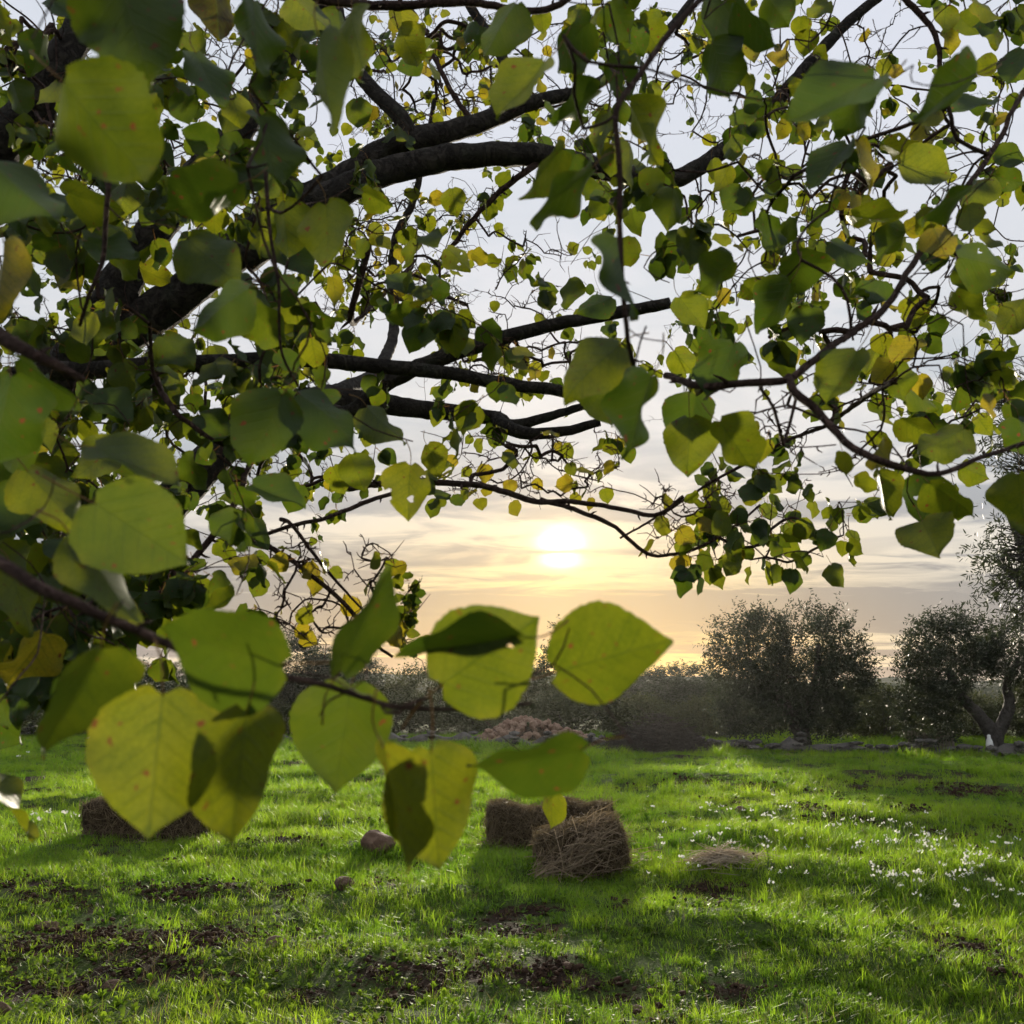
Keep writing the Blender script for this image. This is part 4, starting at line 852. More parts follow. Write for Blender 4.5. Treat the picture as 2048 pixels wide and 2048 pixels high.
# hand-read leaves: zone, base, tip, width (zoomed pixels), hue 0 green .5 yellow-green .85 yellow 1 brown
HL = '''
E 1195 1830 1842 1665 520 .26|E 560 1900 1105 1530 610 .27 H17|E 980 1640 300 1760 200 .02|E 0 1830 270 1240 250 .12|D 1560 1790 870 1590 560 .10|G 900 110 830 790 720 .45|G 1360 200 1290 965 470 .5|H 60 60 -20 620 540 .14|H 240 400 430 1070 200 .62 H11|H 500 420 560 1100 520 .42|H 1340 420 700 520 330 .05|H 1170 640 1160 860 120 .5
D 520 900 1045 1250 560 .18|D 520 590 1025 820 250 .42|D 410 1110 800 1560 260 .42|D 150 720 440 1060 330 .4|D -60 880 240 1010 280 0|D 390 850 580 990 170 0|D 60 1270 170 1640 230 .6|D 250 1620 40 1932 220 .85|D 90 1600 60 1932 170 .8|D 560 1700 260 2330 420 .2|G -60 220 130 390 170 0|G 690 40 500 300 200 .6|G -80 540 190 920 110 .55|D 60 200 -40 720 300 .02|D 510 300 730 470 180 .08|D 110 100 430 400 110 .05|D 880 40 860 240 140 .3|D 1560 300 1400 710 340 .1|D 1650 300 2010 520 240 .03|D 130 420 270 640 200 .35
E 150 370 340 600 190 .4|E 390 690 360 1000 270 .62 H12|E 480 580 560 760 140 .6|E 60 640 140 840 200 .3|D 1390 800 1680 950 180 .05|D 1000 650 1160 830 140 .12|D 1190 1120 1310 1230 110 .3|D 1280 1210 1400 1310 100 .75|D 1400 990 1500 1160 120 .08|D 1660 800 1580 960 140 .1|D 1840 700 1900 860 130 .4|D 640 560 460 780 220 .35|D 280 640 200 860 200 .3
E 1545 30 1200 280 330 .45|E 1440 170 1520 480 250 .2|E 1720 200 1550 660 190 .02|E 1930 430 1920 760 300 .35|F 120 300 65 610 270 .02|F 250 450 455 735 220 .35|F 330 20 180 330 230 .04|F 1010 60 860 375 230 .28|F 1120 40 1060 200 140 .4|F 1350 0 1210 165 150 .78|F 1200 140 1280 350 130 .25|F 1290 280 1460 390 130 .2|F 1560 180 1590 430 130 .15|F 1800 80 1700 300 170 .55|F 1600 490 1330 640 190 .3|F 1250 430 1460 560 150 .4|F 1130 720 1170 1000 130 .55|F 1370 740 1370 1030 230 .05|F 1410 790 1665 960 200 .3|F 1370 1000 1465 1190 300 .5|F 1900 740 1925 1080 260 .35|F 1590 700 1740 770 130 .3|F 1900 430 1950 670 160 .05|F 560 60 640 240 150 .2|F 0 60 110 190 150 .4|F 1340 420 1480 480 130 .55|F 1670 420 1750 530 110 .55|F 1090 500 1200 600 90 .5|F 1080 340 1220 430 110 .2
C 260 0 190 320 260 .1|C 210 240 310 560 220 .08|C 340 10 600 235 150 0|C 520 -20 640 150 200 .1|C 460 190 450 355 130 .72|C 850 10 730 100 100 .4|C 700 90 700 180 110 .55|C 740 170 720 285 130 .5|C 1110 440 610 630 230 .04|C 1060 440 960 760 230 .08|C 1670 420 1280 660 240 0|C 1750 560 1510 660 80 .05|C 1930 270 1850 480 170 .05|C 1500 40 1480 200 140 .4|C 1570 90 1680 200 130 .25|C 1500 170 1540 310 90 .75|C 1650 10 1830 80 90 .6|C 1890 40 1900 200 120 .3|C 1760 130 1780 280 100 .35|C 960 800 730 1030 130 0|C 1000 770 1040 1090 110 .8|C 1160 800 1390 880 100 .65|C 1370 660 1440 830 110 .75|C 1250 900 1530 1000 200 .4|C 1770 850 1932 900 130 .1|C 1770 970 1932 1020 140 .12|C 1740 980 1580 1140 150 .3|C 1640 1040 1340 1220 90 .02|C 980 1190 1280 1260 170 .35|C 580 1500 880 1420 220 .1|C 1570 1420 1910 1470 250 .12|C 430 990 230 1050 80 .02|C 530 1380 480 1150 110 .05|C 560 1370 700 1200 130 .15|C 90 1260 80 1490 190 .3|C 330 1440 110 1620 180 .15|C 900 1090 700 1200 70 .1|C 870 1340 1080 1460 140 .08|C 1280 1280 1060 1440 170 .15|C 380 1570 540 1700 150 .25|C 640 1560 480 1850 220 .05|C 760 1700 700 1910 190 .1|C 1320 1640 1330 1820 160 .62|C 1550 1610 1680 1800 160 .3|C 1930 1650 1790 1830 170 .5|C 210 880 215 1005 80 .4|C 1150 1550 1060 1700 200 .05|C 300 1750 180 1900 150 .1|C 900 1560 1060 1640 150 .03|C 30 1640 160 1830 190 .3
B 970 20 770 290 190 .15|B 1130 340 890 690 200 .32|B 1380 120 1130 350 220 .03|B 990 90 960 260 150 .35|B 1110 60 1120 170 110 .4|B 60 70 140 460 210 .3|B 330 40 350 220 150 .65|B 330 150 410 370 160 .6|B 90 545 95 705 140 .2|B 1430 490 1170 690 170 .02|B 1480 340 1640 550 170 .08|B 1480 620 1450 860 110 .42|B 1600 570 1780 920 200 .4|B 1600 790 1590 1070 120 .42|B 1230 820 960 1080 190 .25|B 1390 930 1040 1230 150 .08|B 1300 850 1230 1040 170 .02|B 1450 1000 1420 1130 130 .15|B 1610 1150 1630 1300 120 .2|B 1740 1075 1735 1170 80 .25|B 1840 1040 1830 1280 170 .18|B 1530 1310 1560 1780 110 .04|B 620 1040 640 1190 140 .5|B 590 1370 730 1480 130 .5|B 730 1400 820 1460 80 .75|B 510 1520 560 1690 110 .06|B 640 1790 470 1760 150 .05|B 330 1740 470 1720 90 .1|B 1270 1535 1260 1715 120 .25|B 1500 1640 1310 1740 130 .03|B 1900 1280 1860 1490 160 .1|B 1500 0 1610 240 170 .12|B 1650 110 1780 300 170 .3|B 1330 20 1280 150 120 .35|B 1140 1800 1090 1720 60 .6|B 420 1320 400 1500 100 .3|B 130 1060 300 1130 120 .3|B 400 1040 400 1120 90 .5
D -60 1180 200 1380 230 .3|D 10 400 160 760 260 .12|D 200 960 330 1120 200 .35|D 0 1500 120 1720 190 .15|D 330 1150 250 1400 190 .3|D 60 640 -60 900 260 .05|D 640 1440 760 1640 200 .2|D 300 1580 420 1800 220 .3|D 700 560 760 780 190 .15|D 820 1250 980 1420 180 .15|D -40 1900 90 2130 220 .12|G 300 -60 330 200 180 .25|D 480 1650 640 1800 200 .1|D 1100 420 1290 560 190 .1|D 900 -20 1080 150 190 .2|D 1250 720 1330 900 150 .1|D 1180 30 1260 190 140 .35|D 680 120 720 330 150 .3
A 640 -170 830 445 600 .12|A 350 450 760 1010 540 .2|A 1180 -80 1230 215 230 1.0|A 1400 0 1430 430 190 .05|A 1080 290 1230 610 190 .06|A 1010 200 1140 300 140 .3|A 300 0 460 180 180 .03|A 240 190 200 430 150 .06|A -60 880 310 1300 420 .05|A 1430 640 1570 1050 180 .08|A 1690 140 1640 330 110 .45|A 1760 200 1790 740 180 .2|A 1070 940 1270 950 140 .3|A 1320 1010 950 1260 270 .06|A 700 1000 660 1220 150 .4|A 380 1060 680 1190 170 .3|A 640 1190 640 1390 110 .45|A 830 820 970 960 150 .02|A 1040 1320 1330 1580 310 .25|A 1440 1170 1440 1430 130 .4|A 1570 1110 1560 1430 180 .32|A 1800 1130 1850 1500 300 .28|A 600 1380 770 1550 130 .2|A 770 1480 930 1570 130 .65|A 660 1640 800 1620 130 .3|A 1380 1590 1030 1800 230 .08|A 310 1460 450 1610 140 .75|A 20 1330 20 1790 120 .85|A 1630 1690 1900 1760 110 .15|A 70 450 120 640 130 .15|A 0 540 100 640 120 .02|A 230 690 310 860 120 .75|A 1380 1700 1600 1900 200 .2|A 420 1250 560 1340 140 .35|A 1620 -20 1820 200 200 .35|A 1870 60 1900 330 170 .2|A 1300 580 1230 740 140 .3|A 1420 800 1260 960 160 .25|A 60 1480 200 1640 150 .03|A 480 1330 770 1440 140 .05|A 640 1780 700 1870 90 .3|A 1000 1650 900 1760 100 .25|A -40 30 40 260 110 .6
'''
r_ = np.random.default_rng(77)
heroes = []
def add_hero(bx, by, tx, ty, wpx, hue, variant=None):
    ln = math.hypot(tx-bx, ty-by); s = max(ln, wpx/.93)*1.0; L = .072*r_.uniform(.95, 1.05); d = L*F/s
    if d > 2.6: L *= 2.6/d; d = 2.6
    cp = min(1, ln/s); cr = min(1, wpx/.93/s)
    dirs = ((tx-bx)/ln*RT-(ty-by)/ln*UP)
    mx, my = (bx+tx)/2, (by+ty)/2; view = norm(P(mx, my, 1)-CAM)
    a = norm(dirs*cp+view*math.sqrt(max(0, 1-cp*cp))*r_.choice([-1, 1])); b0 = norm(np.cross(view, dirs)); sg = r_.choice([-1, 1])
    b = b0*cr+np.cross(a, b0)*math.sqrt(max(0, 1-cr*cr))*sg; b = norm(b-a*(b@a)); nrm = np.cross(b, a)
    # either face may look at the camera
    if r_.random() < .5: b = -b; nrm = -nrm
    base = P(bx, by, d)
    heroes.append(dict(base=base, a=a, b=b, n=np.cross(b, a), L=L, hue=hue, var=variant, d=d))
for row in HL.strip().split('\n'):
    for it in row.split('|'):
        p = it.split(); bx, by = Z(p[0], float(p[1]), float(p[2])); tx, ty = Z(p[0], float(p[3]), float(p[4]))
        add_hero(bx, by, tx, ty, float(p[5])*.36232, float(p[6]), int(p[7][1:]) if len(p) > 7 else (14+len(heroes) % 3 if len(heroes) < 15 else None))

# limbs and branches: (points px x, y, depth), diameter in px start/end, name
BASE = np.array([-1.80, 2.25, -.05])
LIMBS = [
 ('trunk', [BASE, BASE+np.array([.12, 0, .6]), P(-150, 1480, 2.28), P(-10, 1320, 2.25), P(90, 1225, 2.25)], .20, .155),
 ('limb', [P(90, 1225, 2.25), P(220, 1110, 2.3), P(345, 1005, 2.35), P(440, 900, 2.45), P(540, 815, 2.55), P(690, 800, 2.65), P(830, 815, 2.75), P(990, 838, 2.8), P(1030, 848, 2.8), P(1170, 810, 2.85)], .12, .022),
 ('limb', [BASE+np.array([.05, .05, .5]), P(-220, 1250, 2.45), P(-60, 1000, 2.45), P(60, 850, 2.45), P(130, 755, 2.45), P(205, 640, 2.45), P(285, 495, 2.5), P(400, 345, 2.55), P(480, 260, 2.6), P(560, 130, 2.7), P(625, 40, 2.75), P(680, -60, 2.8)], .165, .04),
 ('limb', [P(150, 730, 2.45), P(320, 620, 2.5), P(450, 520, 2.5), P(560, 430, 2.5), P(680, 360, 2.55), P(800, 290, 2.6), P(900, 262, 2.65), P(985, 235, 2.7), P(1060, 205, 2.75), P(1180, 175, 2.85), P(1330, 60, 3.0), P(1400, -20, 3.1)], .115, .016),
 ('limb', [P(480, 520, 2.44), P(600, 430, 2.44), P(700, 375, 2.46), P(800, 335, 2.5), P(930, 312, 2.55), P(1090, 312, 2.6), P(1230, 345, 2.65), P(1340, 362, 2.65), P(1430, 315, 2.7), P(1530, 225, 2.75), P(1620, 125, 2.8), P(1700, 40, 2.85), P(1800, -40, 2.9)], .088, .026),
 ('limb', [P(-220, 1250, 2.45), P(-260, 900, 2.3), P(-180, 560, 2.2), P(-20, 320, 2.2), P(60, 230, 2.2), P(115, 130, 2.2), P(180, 30, 2.25), P(230, -60, 2.3)], .14, .06),
 ('branch', [P(60, 850, 2.3), P(20, 760, 2.2), P(240, 735, 2.15), P(420, 728, 2.1), P(590, 720, 2.1), P(760, 730, 2.15), P(950, 755, 2.2), P(1090, 775, 2.25), P(1175, 792, 2.3)], .045, .026),
 ('branch', [P(600, 805, 2.6), P(700, 825, 2.5), P(770, 770, 2.45), P(850, 730, 2.42), P(920, 703, 2.4), P(1020, 672, 2.4), P(1130, 645, 2.4), P(1250, 620, 2.4), P(1340, 604, 2.4)], .05, .028),
 ('branch', [P(990, 838, 2.8), P(1015, 855, 2.7), P(1060, 866, 2.65), P(1130, 862, 2.65), P(1200, 845, 2.65)], .045, .024),
 ('branch', [P(818, 275, 2.6), P(795, 230, 2.6), P(735, 165, 2.65), P(690, 80, 2.7), P(670, -30, 2.8)], .05, .03),
 ('branch', [P(950, 245, 2.68), P(910, 190, 2.7), P(868, 118, 2.75), P(829, 58, 2.8), P(790, -20, 2.9)], .016, .010),
 ('branch', [P(990, 240, 2.7), P(996, 190, 2.72), P(1010, 125, 2.75), P(975, 60, 2.8), P(935, 5, 2.85), P(915, -40, 2.9)], .038, .024),
 ('branch', [P(620, 800, 2.6), P(735, 760, 3.4), P(780, 690, 4.0), P(788, 616, 4.2), P(788, 490, 4.2), P(825, 410, 4.2), P(845, 330, 4.2), P(870, 200, 4.2)], .06, .02),
 ('branch', [P(880, 520, 2.6), P(912, 482, 2.6), P(980, 402, 2.58), P(1042, 348, 2.56), P(1085, 318, 2.6)], .010, .020),
 ('branch', [P(700, 975, 2.4), P(780, 965, 2.2), P(854, 963, 2.1), P(934, 966, 2.05), P(1006, 981, 2.0), P(1079, 1002, 2.0), P(1150, 1003, 2.0), P(1242, 1017, 2.0), P(1314, 1028, 2.0), P(1368, 992, 2.0)], .017, .008),
 ('branch', [P(1079, 1002, 2.0), P(1150, 1018, 2.0), P(1223, 1050, 2.0), P(1278, 1097, 2.0), P(1318, 1111, 2.0), P(1395, 1097, 2.0), P(1457, 1060, 2.0), P(1520, 1010, 2.0)], .011, .005),
 ('branch', [P(1240, 1075, 2.2), P(1348, 1013, 2.15), P(1420, 966, 2.1), P(1486, 930, 2.05), P(1580, 879, 2.0), P(1656, 850, 1.9), P(1725, 800, 1.7), P(1790, 760, 1.5)], .005, .010),
 ('branch', [P(2400, -160, 1.9), P(2200, 10, 1.7), P(2047, 185, 1.5), P(2000, 275, 1.45), P(1942, 362, 1.4), P(1850, 485, 1.3), P(1780, 600, 1.22), P(1710, 660, 1.18), P(1638, 705, 1.12), P(1575, 755, 1.08), P(1482, 767, 1.1), P(1400, 772, 1.15), P(1330, 745, 1.25)], .007, .010),
 ('branch', [P(1575, 757, 1.08), P(1590, 785, 1.06), P(1631, 821, 1.05), P(1692, 883, 1.02), P(1747, 915, 1.0), P(1830, 941, 1.0), P(1884, 948, 1.0), P(1964, 915, 1.02), P(2036, 890, 1.05), P(2140, 850, 1.1)], .0108, .004),
 ('branch', [P(1740, -70, 1.9), P(1808, 0, 1.9), P(1862, 54, 1.9), P(1880, 101, 1.9), P(1880, 138, 1.9), P(1890, 220, 1.85)], .014, .008),
 ('branch', [P(1500, -90, .9), P(1368, 36, .85), P(1274, 156, .82), P(1231, 217, .80), P(1234, 290, .80), P(1240, 362, .80), P(1238, 471, .8), P(1249, 634, .8), P(1262, 705, .82), P(1275, 745, .85)], .006, .004),
 ('branch', [P(500, -20, 1.6), P(680, 7, 1.6), P(825, 11, 1.6), P(934, 4, 1.6), P(1080, 20, 1.6), P(1180, -30, 1.6)], .018, .010),
 ('branch', [P(-260, 1000, .62), P(-90, 1075, .56), P(0, 1126, .53), P(90, 1184, .52), P(181, 1224, .52), P(312, 1282, .54), P(420, 1325, .56), P(525, 1354, .57), P(645, 1369, .58), P(789, 1413, .6), P(934, 1416, .61), P(1060, 1407, .62)], .0085, .0018),
 ('branch', [P(200, 250, 1.05), P(217, 362, 1.0), P(210, 435, 1.0), P(203, 525, 1.0), P(181, 580, 1.0), P(160, 650, 1.02)], .006, .004),
 ('branch', [P(530, 330, 1.1), P(536, 427, 1.1), P(543, 489, 1.1), P(558, 580, 1.1), P(562, 700, 1.12), P(600, 780, 1.15)], .005, .003),
 ('branch', [P(860, 985, 2.1), P(780, 990, 2.0), P(700, 1017, 1.95), P(640, 1040, 1.9), P(580, 1053, 1.9), P(470, 1090, 1.9)], .010, .008),
 ('branch', [P(430, 1010, 2.2), P(525, 1082, 1.9), P(616, 1144, 1.8), P(700, 1223, 1.8), P(738, 1278, 1.8), P(785, 1314, 1.8)], .012, .006),
 ('branch', [P(560, 1040, 1.9), P(587, 1057, 1.85), P(652, 1140, 1.85), P(700, 1194, 1.85), P(745, 1240, 1.85)], .009, .004),
 ('branch', [P(345, 1160, 1.7), P(380, 1126, 1.7), P(471, 1006, 1.8), P(500, 930, 2.0)], .010, .014),
 ('branch', [P(300, 735, 2.12), P(315, 763, 1.6), P(355, 825, 1.5), P(417, 876, 1.5), P(470, 900, 1.55)], .012, .006),
 ('branch', [P(740, 480, 2.5), P(700, 640, 2.6), P(745, 610, 3.0), P(830, 520, 3.2)], .02, .01),
 # boughs that pass above the frame and carry the nearest hanging leaves
 ('branch', [P(-180, 560, 2.2), P(-260, 100, 1.4), P(-60, -160, .85), P(250, -190, .66), P(600, -190, .72), P(950, -150, .85), P(1300, -120, .95), P(1650, -130, 1.05), P(2100, -130, 1.2)], .05, .012),
 ('branch', [P(-260, 900, 2.3), P(-330, 700, 1.4), P(-190, 600, .9), P(-60, 640, .72), P(60, 700, .68), P(170, 760, .7)], .03, .005),
 ('branch', [P(1800, -40, 2.9), P(2050, -160, 2.4), P(2400, -160, 1.9), P(2520, 200, 1.7)], .03, .012),
]
NODES = []; NR = []
AP = empty('apricot_tree', BASE); setp(AP, 'old apricot tree whose leafy branches hang across the whole upper picture', 'tree')
def bark_tube(path, rad, sides):
    mb = MB(); n = len(path); tan = np.gradient(path, axis=0); tan /= np.linalg.norm(tan, axis=1)[:, None]
    u = norm(np.cross(tan[0], [0, .3, 1.0])); V = []
    for i in range(n):
        u = norm(u-tan[i]*(u@tan[i])); v = np.cross(tan[i], u)
        for j in range(sides):
            a = j/sides*2*math.pi; nz = vnoise(j*1.3+i*.11, i*.35)*.5+vnoise(j*3.1, i*.9+9)*.5 if j else vnoise(i*.11, i*.35)*.5+vnoise(0, i*.9+9)*.5
            V.append(path[i]+(math.cos(a)*u+math.sin(a)*v)*rad[i]*(1+.30*(nz-.5)))
    f = [(i*sides+j, i*sides+(j+1) % sides, (i+1)*sides+(j+1) % sides, (i+1)*sides+j) for i in range(n-1) for j in range(sides)]
    f += [tuple(range(sides))[::-1], tuple((n-1)*sides+j for j in range(sides))]; mb.add(V, f)
    return mb
for nm, pts, d0, d1 in LIMBS:
    path = catmull(np.array(pts), 10); rad = np.interp(np.linspace(0, 1, len(path)), [0, 1], [d0/2, d1/2])
    big = d0 > .03; step = .02 if big else .012
    path, rad = resample(path, rad, step)
    wob = np.stack([np.convolve(r_.normal(size=len(path)+8), np.ones(9)/9, 'valid') for _ in range(3)], 1); path = path+wob*np.minimum(rad*.9, .006)[:, None]
    mb = bark_tube(path, rad, 14 if big else 8)
    if not big:   # spurs and buds on the thin branches
        for k in range(3, len(path)-2, 3):
            if r_.random() < .55:
                t = norm(path[k+1]-path[k]); s = norm(np.cross(t, r_.normal(size=3))); q = path[k]+s*rad[k]*.5; L = rad[k]*r_.uniform(1.2, 4.0)
                tube(mb, np.array([q, q+(s+.35*t)*L*.6, q+(s+.5*t)*L]), np.array([rad[k]*.55, rad[k]*.4, rad[k]*.15]), 5)
    me = mb.mesh('bough', M_BARK if big else M_TWIG); child_world(nm, me, AP)
    st = 2 if not big else 3
    for k in range(0, len(path), st): NODES.append(path[k]); NR.append(rad[k])

# points the tree has to reach: hero leaf stalks, leafy twig ends, bare twig ends
TARGET = []
for h in heroes: TARGET.append((h['base']-h['a']*h['L']*.42, 'hero', h))
DENS = ['8999998989885258', '8878988888855346', '9988765689775557', '8879966368756768', '7778887137888878', '9889986569998866', '9878997668713364', '9988963220035344', '9996310000154010', '9953100000000000', '8520000000000000']
for r0, row in enumerate(DENS):
    for c0, ch in enumerate(row):
        k = int(ch); n = r_.poisson(k*((.78 if r0 < 3 else 1.05) if c0 < 5 else .60 if c0 < 7 else .52))
        for _ in range(n):
            x = (c0+r_.random())*128; y = (r0+r_.random())*128
            d = r_.uniform(1.5, 2.4) if r_.random() < .20 else r_.uniform(2.5, 5.6)
            if c0 < 5 and r_.random() < .3: d = r_.uniform(1.3, 2.3)
            if r0 >= 8 and c0 < 4: d = r_.uniform(1.1, 2.4)
            if r0 >= 7 and c0 > 5: d = r_.uniform(1.9, 2.4)
            TARGET.append((P(x, y, d), 'leafy', None))
for (x0, y0, x1, y1, n, d0, d1) in [(700, 20, 1000, 280, 110, 2.6, 4.8), (100, 60, 600, 420, 110, 2.4, 4.8), (640, 380, 960, 640, 80, 2.6, 4.8), (1000, 40, 1450, 300, 50, 2.6, 4.8), (880, 680, 1280, 760, 40, 2.3, 3.2), (500, 1060, 790, 1300, 22, 1.7, 1.95), (900, 860, 1240, 1000, 34, 2.0, 2.8), (1480, 20, 1800, 500, 36, 1.8, 3.0), (950, 400, 1150, 640, 12, 2.4, 2.7), (1300, 950, 1480, 1110, 22, 1.95, 2.2), (1820, 150, 2030, 650, 10, 1.2, 2.2), (0, 30, 150, 350, 30, 2.0, 4.0), (1380, 300, 1760, 700, 22, 1.6, 3.2), (0, 620, 700, 1000, 60, 2.0, 4.0), (1500, 780, 1780, 960, 10, 1.1, 2.0), (1640, 500, 2040, 800, 9, 1.3, 2.4)]:
    for _ in range(int(n*3.0)): TARGET.append((P(r_.uniform(x0, x1), r_.uniform(y0, y1), r_.uniform(d0, d1)), 'bare', None))
for _ in range(36): TARGET.append((P(np.clip(r_.normal(1560, 95), 1420, 1700), np.clip(r_.normal(1035, 60), 940, 1120), r_.uniform(1.8, 2.5)), 'cluster', None))
for y in np.linspace(1165, 1300, 8): TARGET.append((P(815+r_.normal()*9, y, 1.82), 'small', None))
for _ in range(260): # crown beyond the frame
    s = r_.random()
    if s < .4: x, y = r_.uniform(-700, -20), r_.uniform(-400, 1000)
    elif s < .8: x, y = r_.uniform(-300, 2300), r_.uniform(-700, -20)
    else: x, y = r_.uniform(2060, 2500), r_.uniform(-400, 900)
    TARGET.append((P(x, y, r_.uniform(1.6, 4.5)), 'leafy', None))

def grow():
    pts = np.array([t[0] for t in TARGET]); N = np.array(NODES); n = len(pts); cap = len(N)+n*14
    pos = np.zeros((cap, 3)); pos[:len(N)] = N; rad = np.zeros(cap); rad[:len(N)] = NR; cnt = len(N)
    best = np.full(n, 1e9); arg = np.zeros(n, int)
    for s in range(0, n, 100):
        D = np.linalg.norm(pts[s:s+100, None]-N[None], axis=2); arg[s:s+100] = D.argmin(1); best[s:s+100] = D.min(1)
    todo = np.ones(n, bool); paths = []; base_cnt = cnt
    parent = np.full(cap, -1)
    for _ in range(n):
        i = int(np.where(todo, best, 1e9).argmin()); todo[i] = False; a = pos[arg[i]]; b = pts[i]; L = best[i]
        k = int(np.clip(math.ceil(L/.045), 2, 13))
        bend = r_.normal(size=3)*L*.10+np.array([0, 0, -.04 if TARGET[i][1] == 'hero' else .07])*L
        t = np.linspace(0, 1, k+1)[:, None]; path = a*(1-t)+b*t+bend*np.sin(math.pi*t)
        path[1:-1] += r_.normal(size=(k-1, 3))*min(.004, L*.03)
        ids = [int(arg[i])]
        for q in path[1:]:
            pos[cnt] = q; parent[cnt] = ids[-1]; ids.append(cnt); cnt += 1
        paths.append((i, ids))
        for j in ids[1:]:
            D = np.linalg.norm(pts-pos[j], axis=1); m = D < best; best[m] = D[m]; arg[m] = j
    load = np.zeros(cap)
    for i, ids in paths: load[ids[-1]] += 1
    for j in range(cnt-1, base_cnt-1, -1):
        if parent[j] >= 0: load[parent[j]] += load[j]
    return pos, load, parent, paths, base_cnt, rad
pos, load, parent, paths, base_cnt, nrad = grow()
def rad_of(j):
    return (.65 if (pos[j]-CAM)@FW < .8 else 1.0)* min(.0009*max(load[j], 1)**.40, .0065)
leaves = []   # base, a(dir), b(side), length, tint
def leaf_at(p, twig_dir, L, down=.75, hue=None):
    s = norm(np.cross(twig_dir, r_.normal(size=3))); d = norm(s*.8+twig_dir*.45+np.array([0, 0, -down])+r_.normal(size=3)*.3)
    pl = L*.42; base = p+d*pl; a = norm(d+np.array([0, 0, -.35])+r_.normal(size=3)*.25); b = norm(np.cross(a, r_.normal(size=3)))
    # blades tend to lie across the light
    if r_.random() < .6: b = norm(np.cross(a, norm(SUNV+r_.normal(size=3)*.6)))
    if hue is None: hue = float(np.clip(abs(r_.normal())*.19+.02, 0, .6)) if r_.random() < .965 else r_.uniform(.55, .75)
    leaves.append((base, a, b, L, hue))
mbt = MB()
for i, ids in paths:
    kind = TARGET[i][1]; P3 = pos[ids]; rr = np.array([rad_of(j) for j in ids]); rr[0] = rr[1]
    pp = catmull(P3, 2); r2 = np.interp(np.linspace(0, 1, len(pp)), np.linspace(0, 1, len(rr)), rr)
    tube(mbt, pp, r2, 5 if rr[0] > .003 else 4, cap=False)
    n = len(P3); seg = np.linalg.norm(np.diff(P3, axis=0), axis=1).sum()
    if kind != 'hero':
        for k in range(1, n):      # buds and spurs
            for _ in range(2 if kind == 'bare' else 1):
                if r_.random() < .8:
                    t = norm(P3[k]-P3[k-1]); q = P3[k]-(P3[k]-P3[k-1])*r_.random(); s = norm(np.cross(t, r_.normal(size=3))); L = r_.uniform(.004, .014) if r_.random() < .8 else r_.uniform(.02, .05)
                    tube(mbt, np.array([q, q+(s+.3*t)*L*.6, q+(s+.8*t)*L]), np.array([.0014, .0012, .0007]), 3, cap=False)
    dist = np.linalg.norm(P3[-1]-CAM)
    if kind == 'leafy':
        m = r_.integers(4, 8); far = dist > 3.0
        for _ in range(m):
            k = r_.integers(max(1, n-5), n); t = norm(P3[k]-P3[k-1]); leaf_at(P3[k]-(P3[k]-P3[k-1])*r_.random(), t, r_.uniform(.034, .056), hue=None if not far else (r_.uniform(.3, .6) if r_.random() < .35 else None))
    elif kind == 'bare':
        if r_.random() < .35: leaf_at(P3[-1], norm(P3[-1]-P3[-2]), r_.uniform(.03, .05), hue=r_.uniform(.4, .95))
    elif kind == 'cluster':
        for _ in range(2): k = r_.integers(max(1, n-2), n); leaf_at(P3[k], norm(P3[k]-P3[k-1]), r_.uniform(.036, .056), 1.1, hue=float(np.clip(.28+.16*r_.normal(), 0, .6)))
    elif kind == 'small':
        for _ in range(5): leaf_at(P3[-1]-(P3[-1]-P3[-2])*r_.random(), np.array([0, 0, 1.0]), r_.uniform(.018, .032), .1, hue=float(np.clip(.35+.2*r_.normal(), 0, .9)))
o = child_world('twigs', mbt.mesh('twigs', M_TWIG), AP); o['kind'] = 'stuff'

def frame(base, a, b, L):
    n = np.cross(a, b); n = -n if False else n
    M = Matrix(((b[0]*L, a[0]*L, np.cross(b, a)[0]*L, base[0]), (b[1]*L, a[1]*L, np.cross(b, a)[1]*L, base[1]), (b[2]*L, a[2]*L, np.cross(b, a)[2]*L, base[2]), (0, 0, 0, 1))); return M
def leaf_obj(base, a, b, L, hue, var=None):
    o = child_world('leaf', LEAFV[var if var is not None else int(r_.choice([0, 1, 2, 3, 4, 5, 6, 7, 8, 13, r_.integers(9, 13)]))], AP, frame(base, a, b, L)); o.color = (hue, r_.random(), 0, 1)
for h in heroes: leaf_obj(h['base'], h['a'], h['b'], h['L'], h['hue'], h['var'])
B_ = np.array([l[0]+l[1]*l[3]*.5 for l in leaves]); dep = (B_-CAM)@FW; px = 1024+F*((B_-CAM)@RT)/dep; py = 1024-F*((B_-CAM)@UP)/dep; size = np.array([l[3] for l in leaves])*F/dep
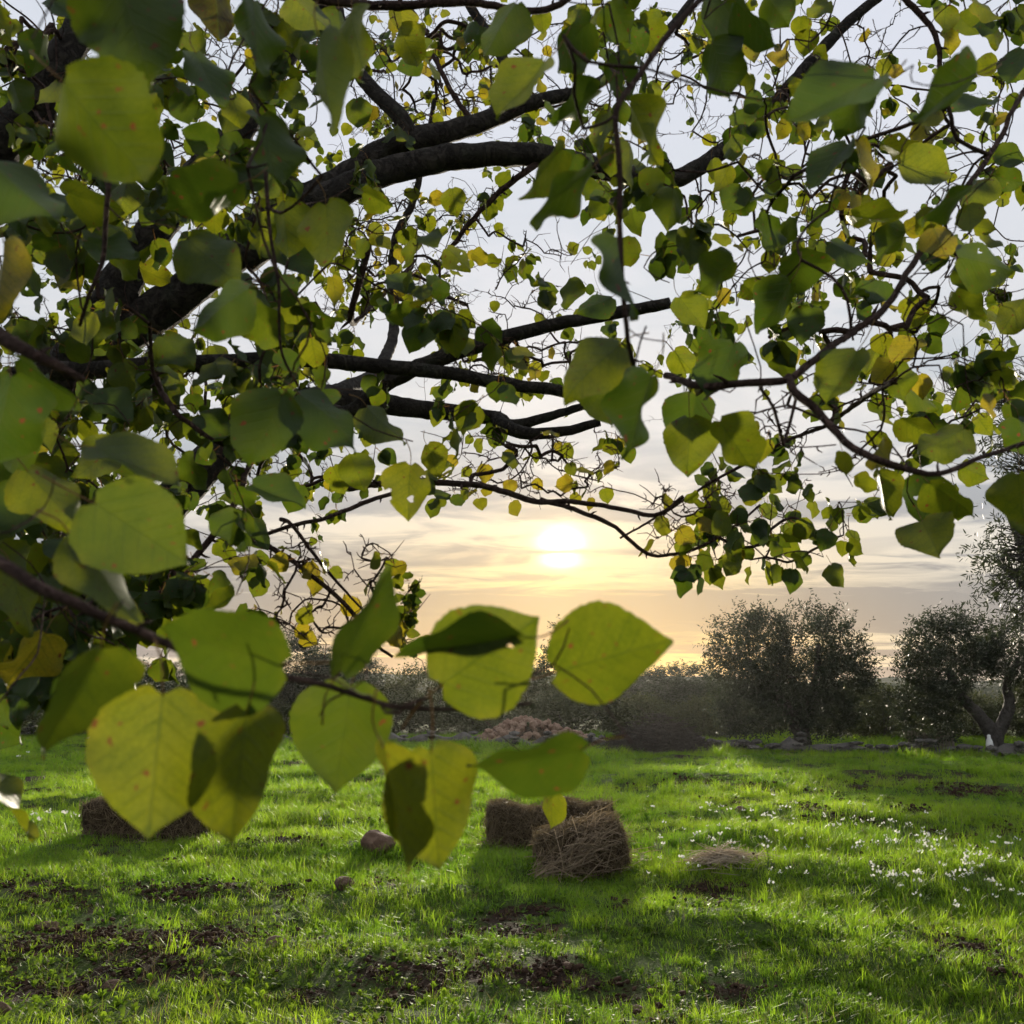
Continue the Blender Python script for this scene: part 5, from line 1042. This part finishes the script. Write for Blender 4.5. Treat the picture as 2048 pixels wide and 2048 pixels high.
inside = (px > 0) & (px < 2048) & (py > 0) & (py < 1500); order = np.argsort(-(size*inside)); nsep = max(0, 300-len(heroes)); sepset = set(order[:nsep].tolist())
LOW = []
for i in range(8):
    me = leaf_shape('leaf_low', 300+i, 11, 4, M_LEAVES, False, None, .03); V = np.zeros(len(me.vertices)*3); me.vertices.foreach_get('co', V); uvd = np.zeros(len(me.loops)*2); me.uv_layers[0].data.foreach_get('uv', uvd); li = np.zeros(len(me.loops), int); me.loops.foreach_get('vertex_index', li)
    LOW.append((V.reshape(-1, 3), li.reshape(-1, 4), uvd.reshape(-1, 2))); bpy.data.meshes.remove(me)
VV = []; FF = []; UU = []; TT = []; nb = 0; mp = MB()
for i, (base, a, b, L, hue) in enumerate(leaves):
    if i in sepset: leaf_obj(base, a, b, L, hue); continue
    V, Q, U = LOW[i % 8]; n = np.cross(b, a); W = base+(V[:, :1]*b+V[:, 1:2]*a+V[:, 2:3]*n)*L
    VV.append(W); FF.append(Q+nb); UU.append(U); TT.append(np.full(len(W), hue)); nb += len(W)
    q = base-a*L*.42; mp.add([base-b*.0006, base+b*.0006, q+b*.0006, q-b*.0006], [(0, 1, 2, 3)])
VV = np.concatenate(VV); FF = np.concatenate(FF); UU = np.concatenate(UU); TT = np.concatenate(TT)
me = bpy.data.meshes.new('leaves'); me.vertices.add(len(VV)); me.vertices.foreach_set('co', VV.ravel()); me.loops.add(FF.size); me.loops.foreach_set('vertex_index', FF.ravel()); me.polygons.add(len(FF)); me.polygons.foreach_set('loop_start', np.arange(0, FF.size, 4)); me.polygons.foreach_set('loop_total', np.full(len(FF), 4)); me.polygons.foreach_set('use_smooth', np.ones(len(FF), bool))
me.update(calc_edges=True); uv = me.uv_layers.new(name='UVMap'); uv.data.foreach_set('uv', UU.ravel()); at_ = me.attributes.new('tint', 'FLOAT', 'POINT'); at_.data.foreach_set('value', TT); me.materials.append(M_LEAVES)
o = child_world('leaves', me, AP); o['kind'] = 'stuff'
o = child_world('petioles', mp.mesh('petioles', M_PET, False), AP); o['kind'] = 'stuff'
print('heroes', len(heroes), 'leaves', len(leaves), 'twig pts', len(pos))
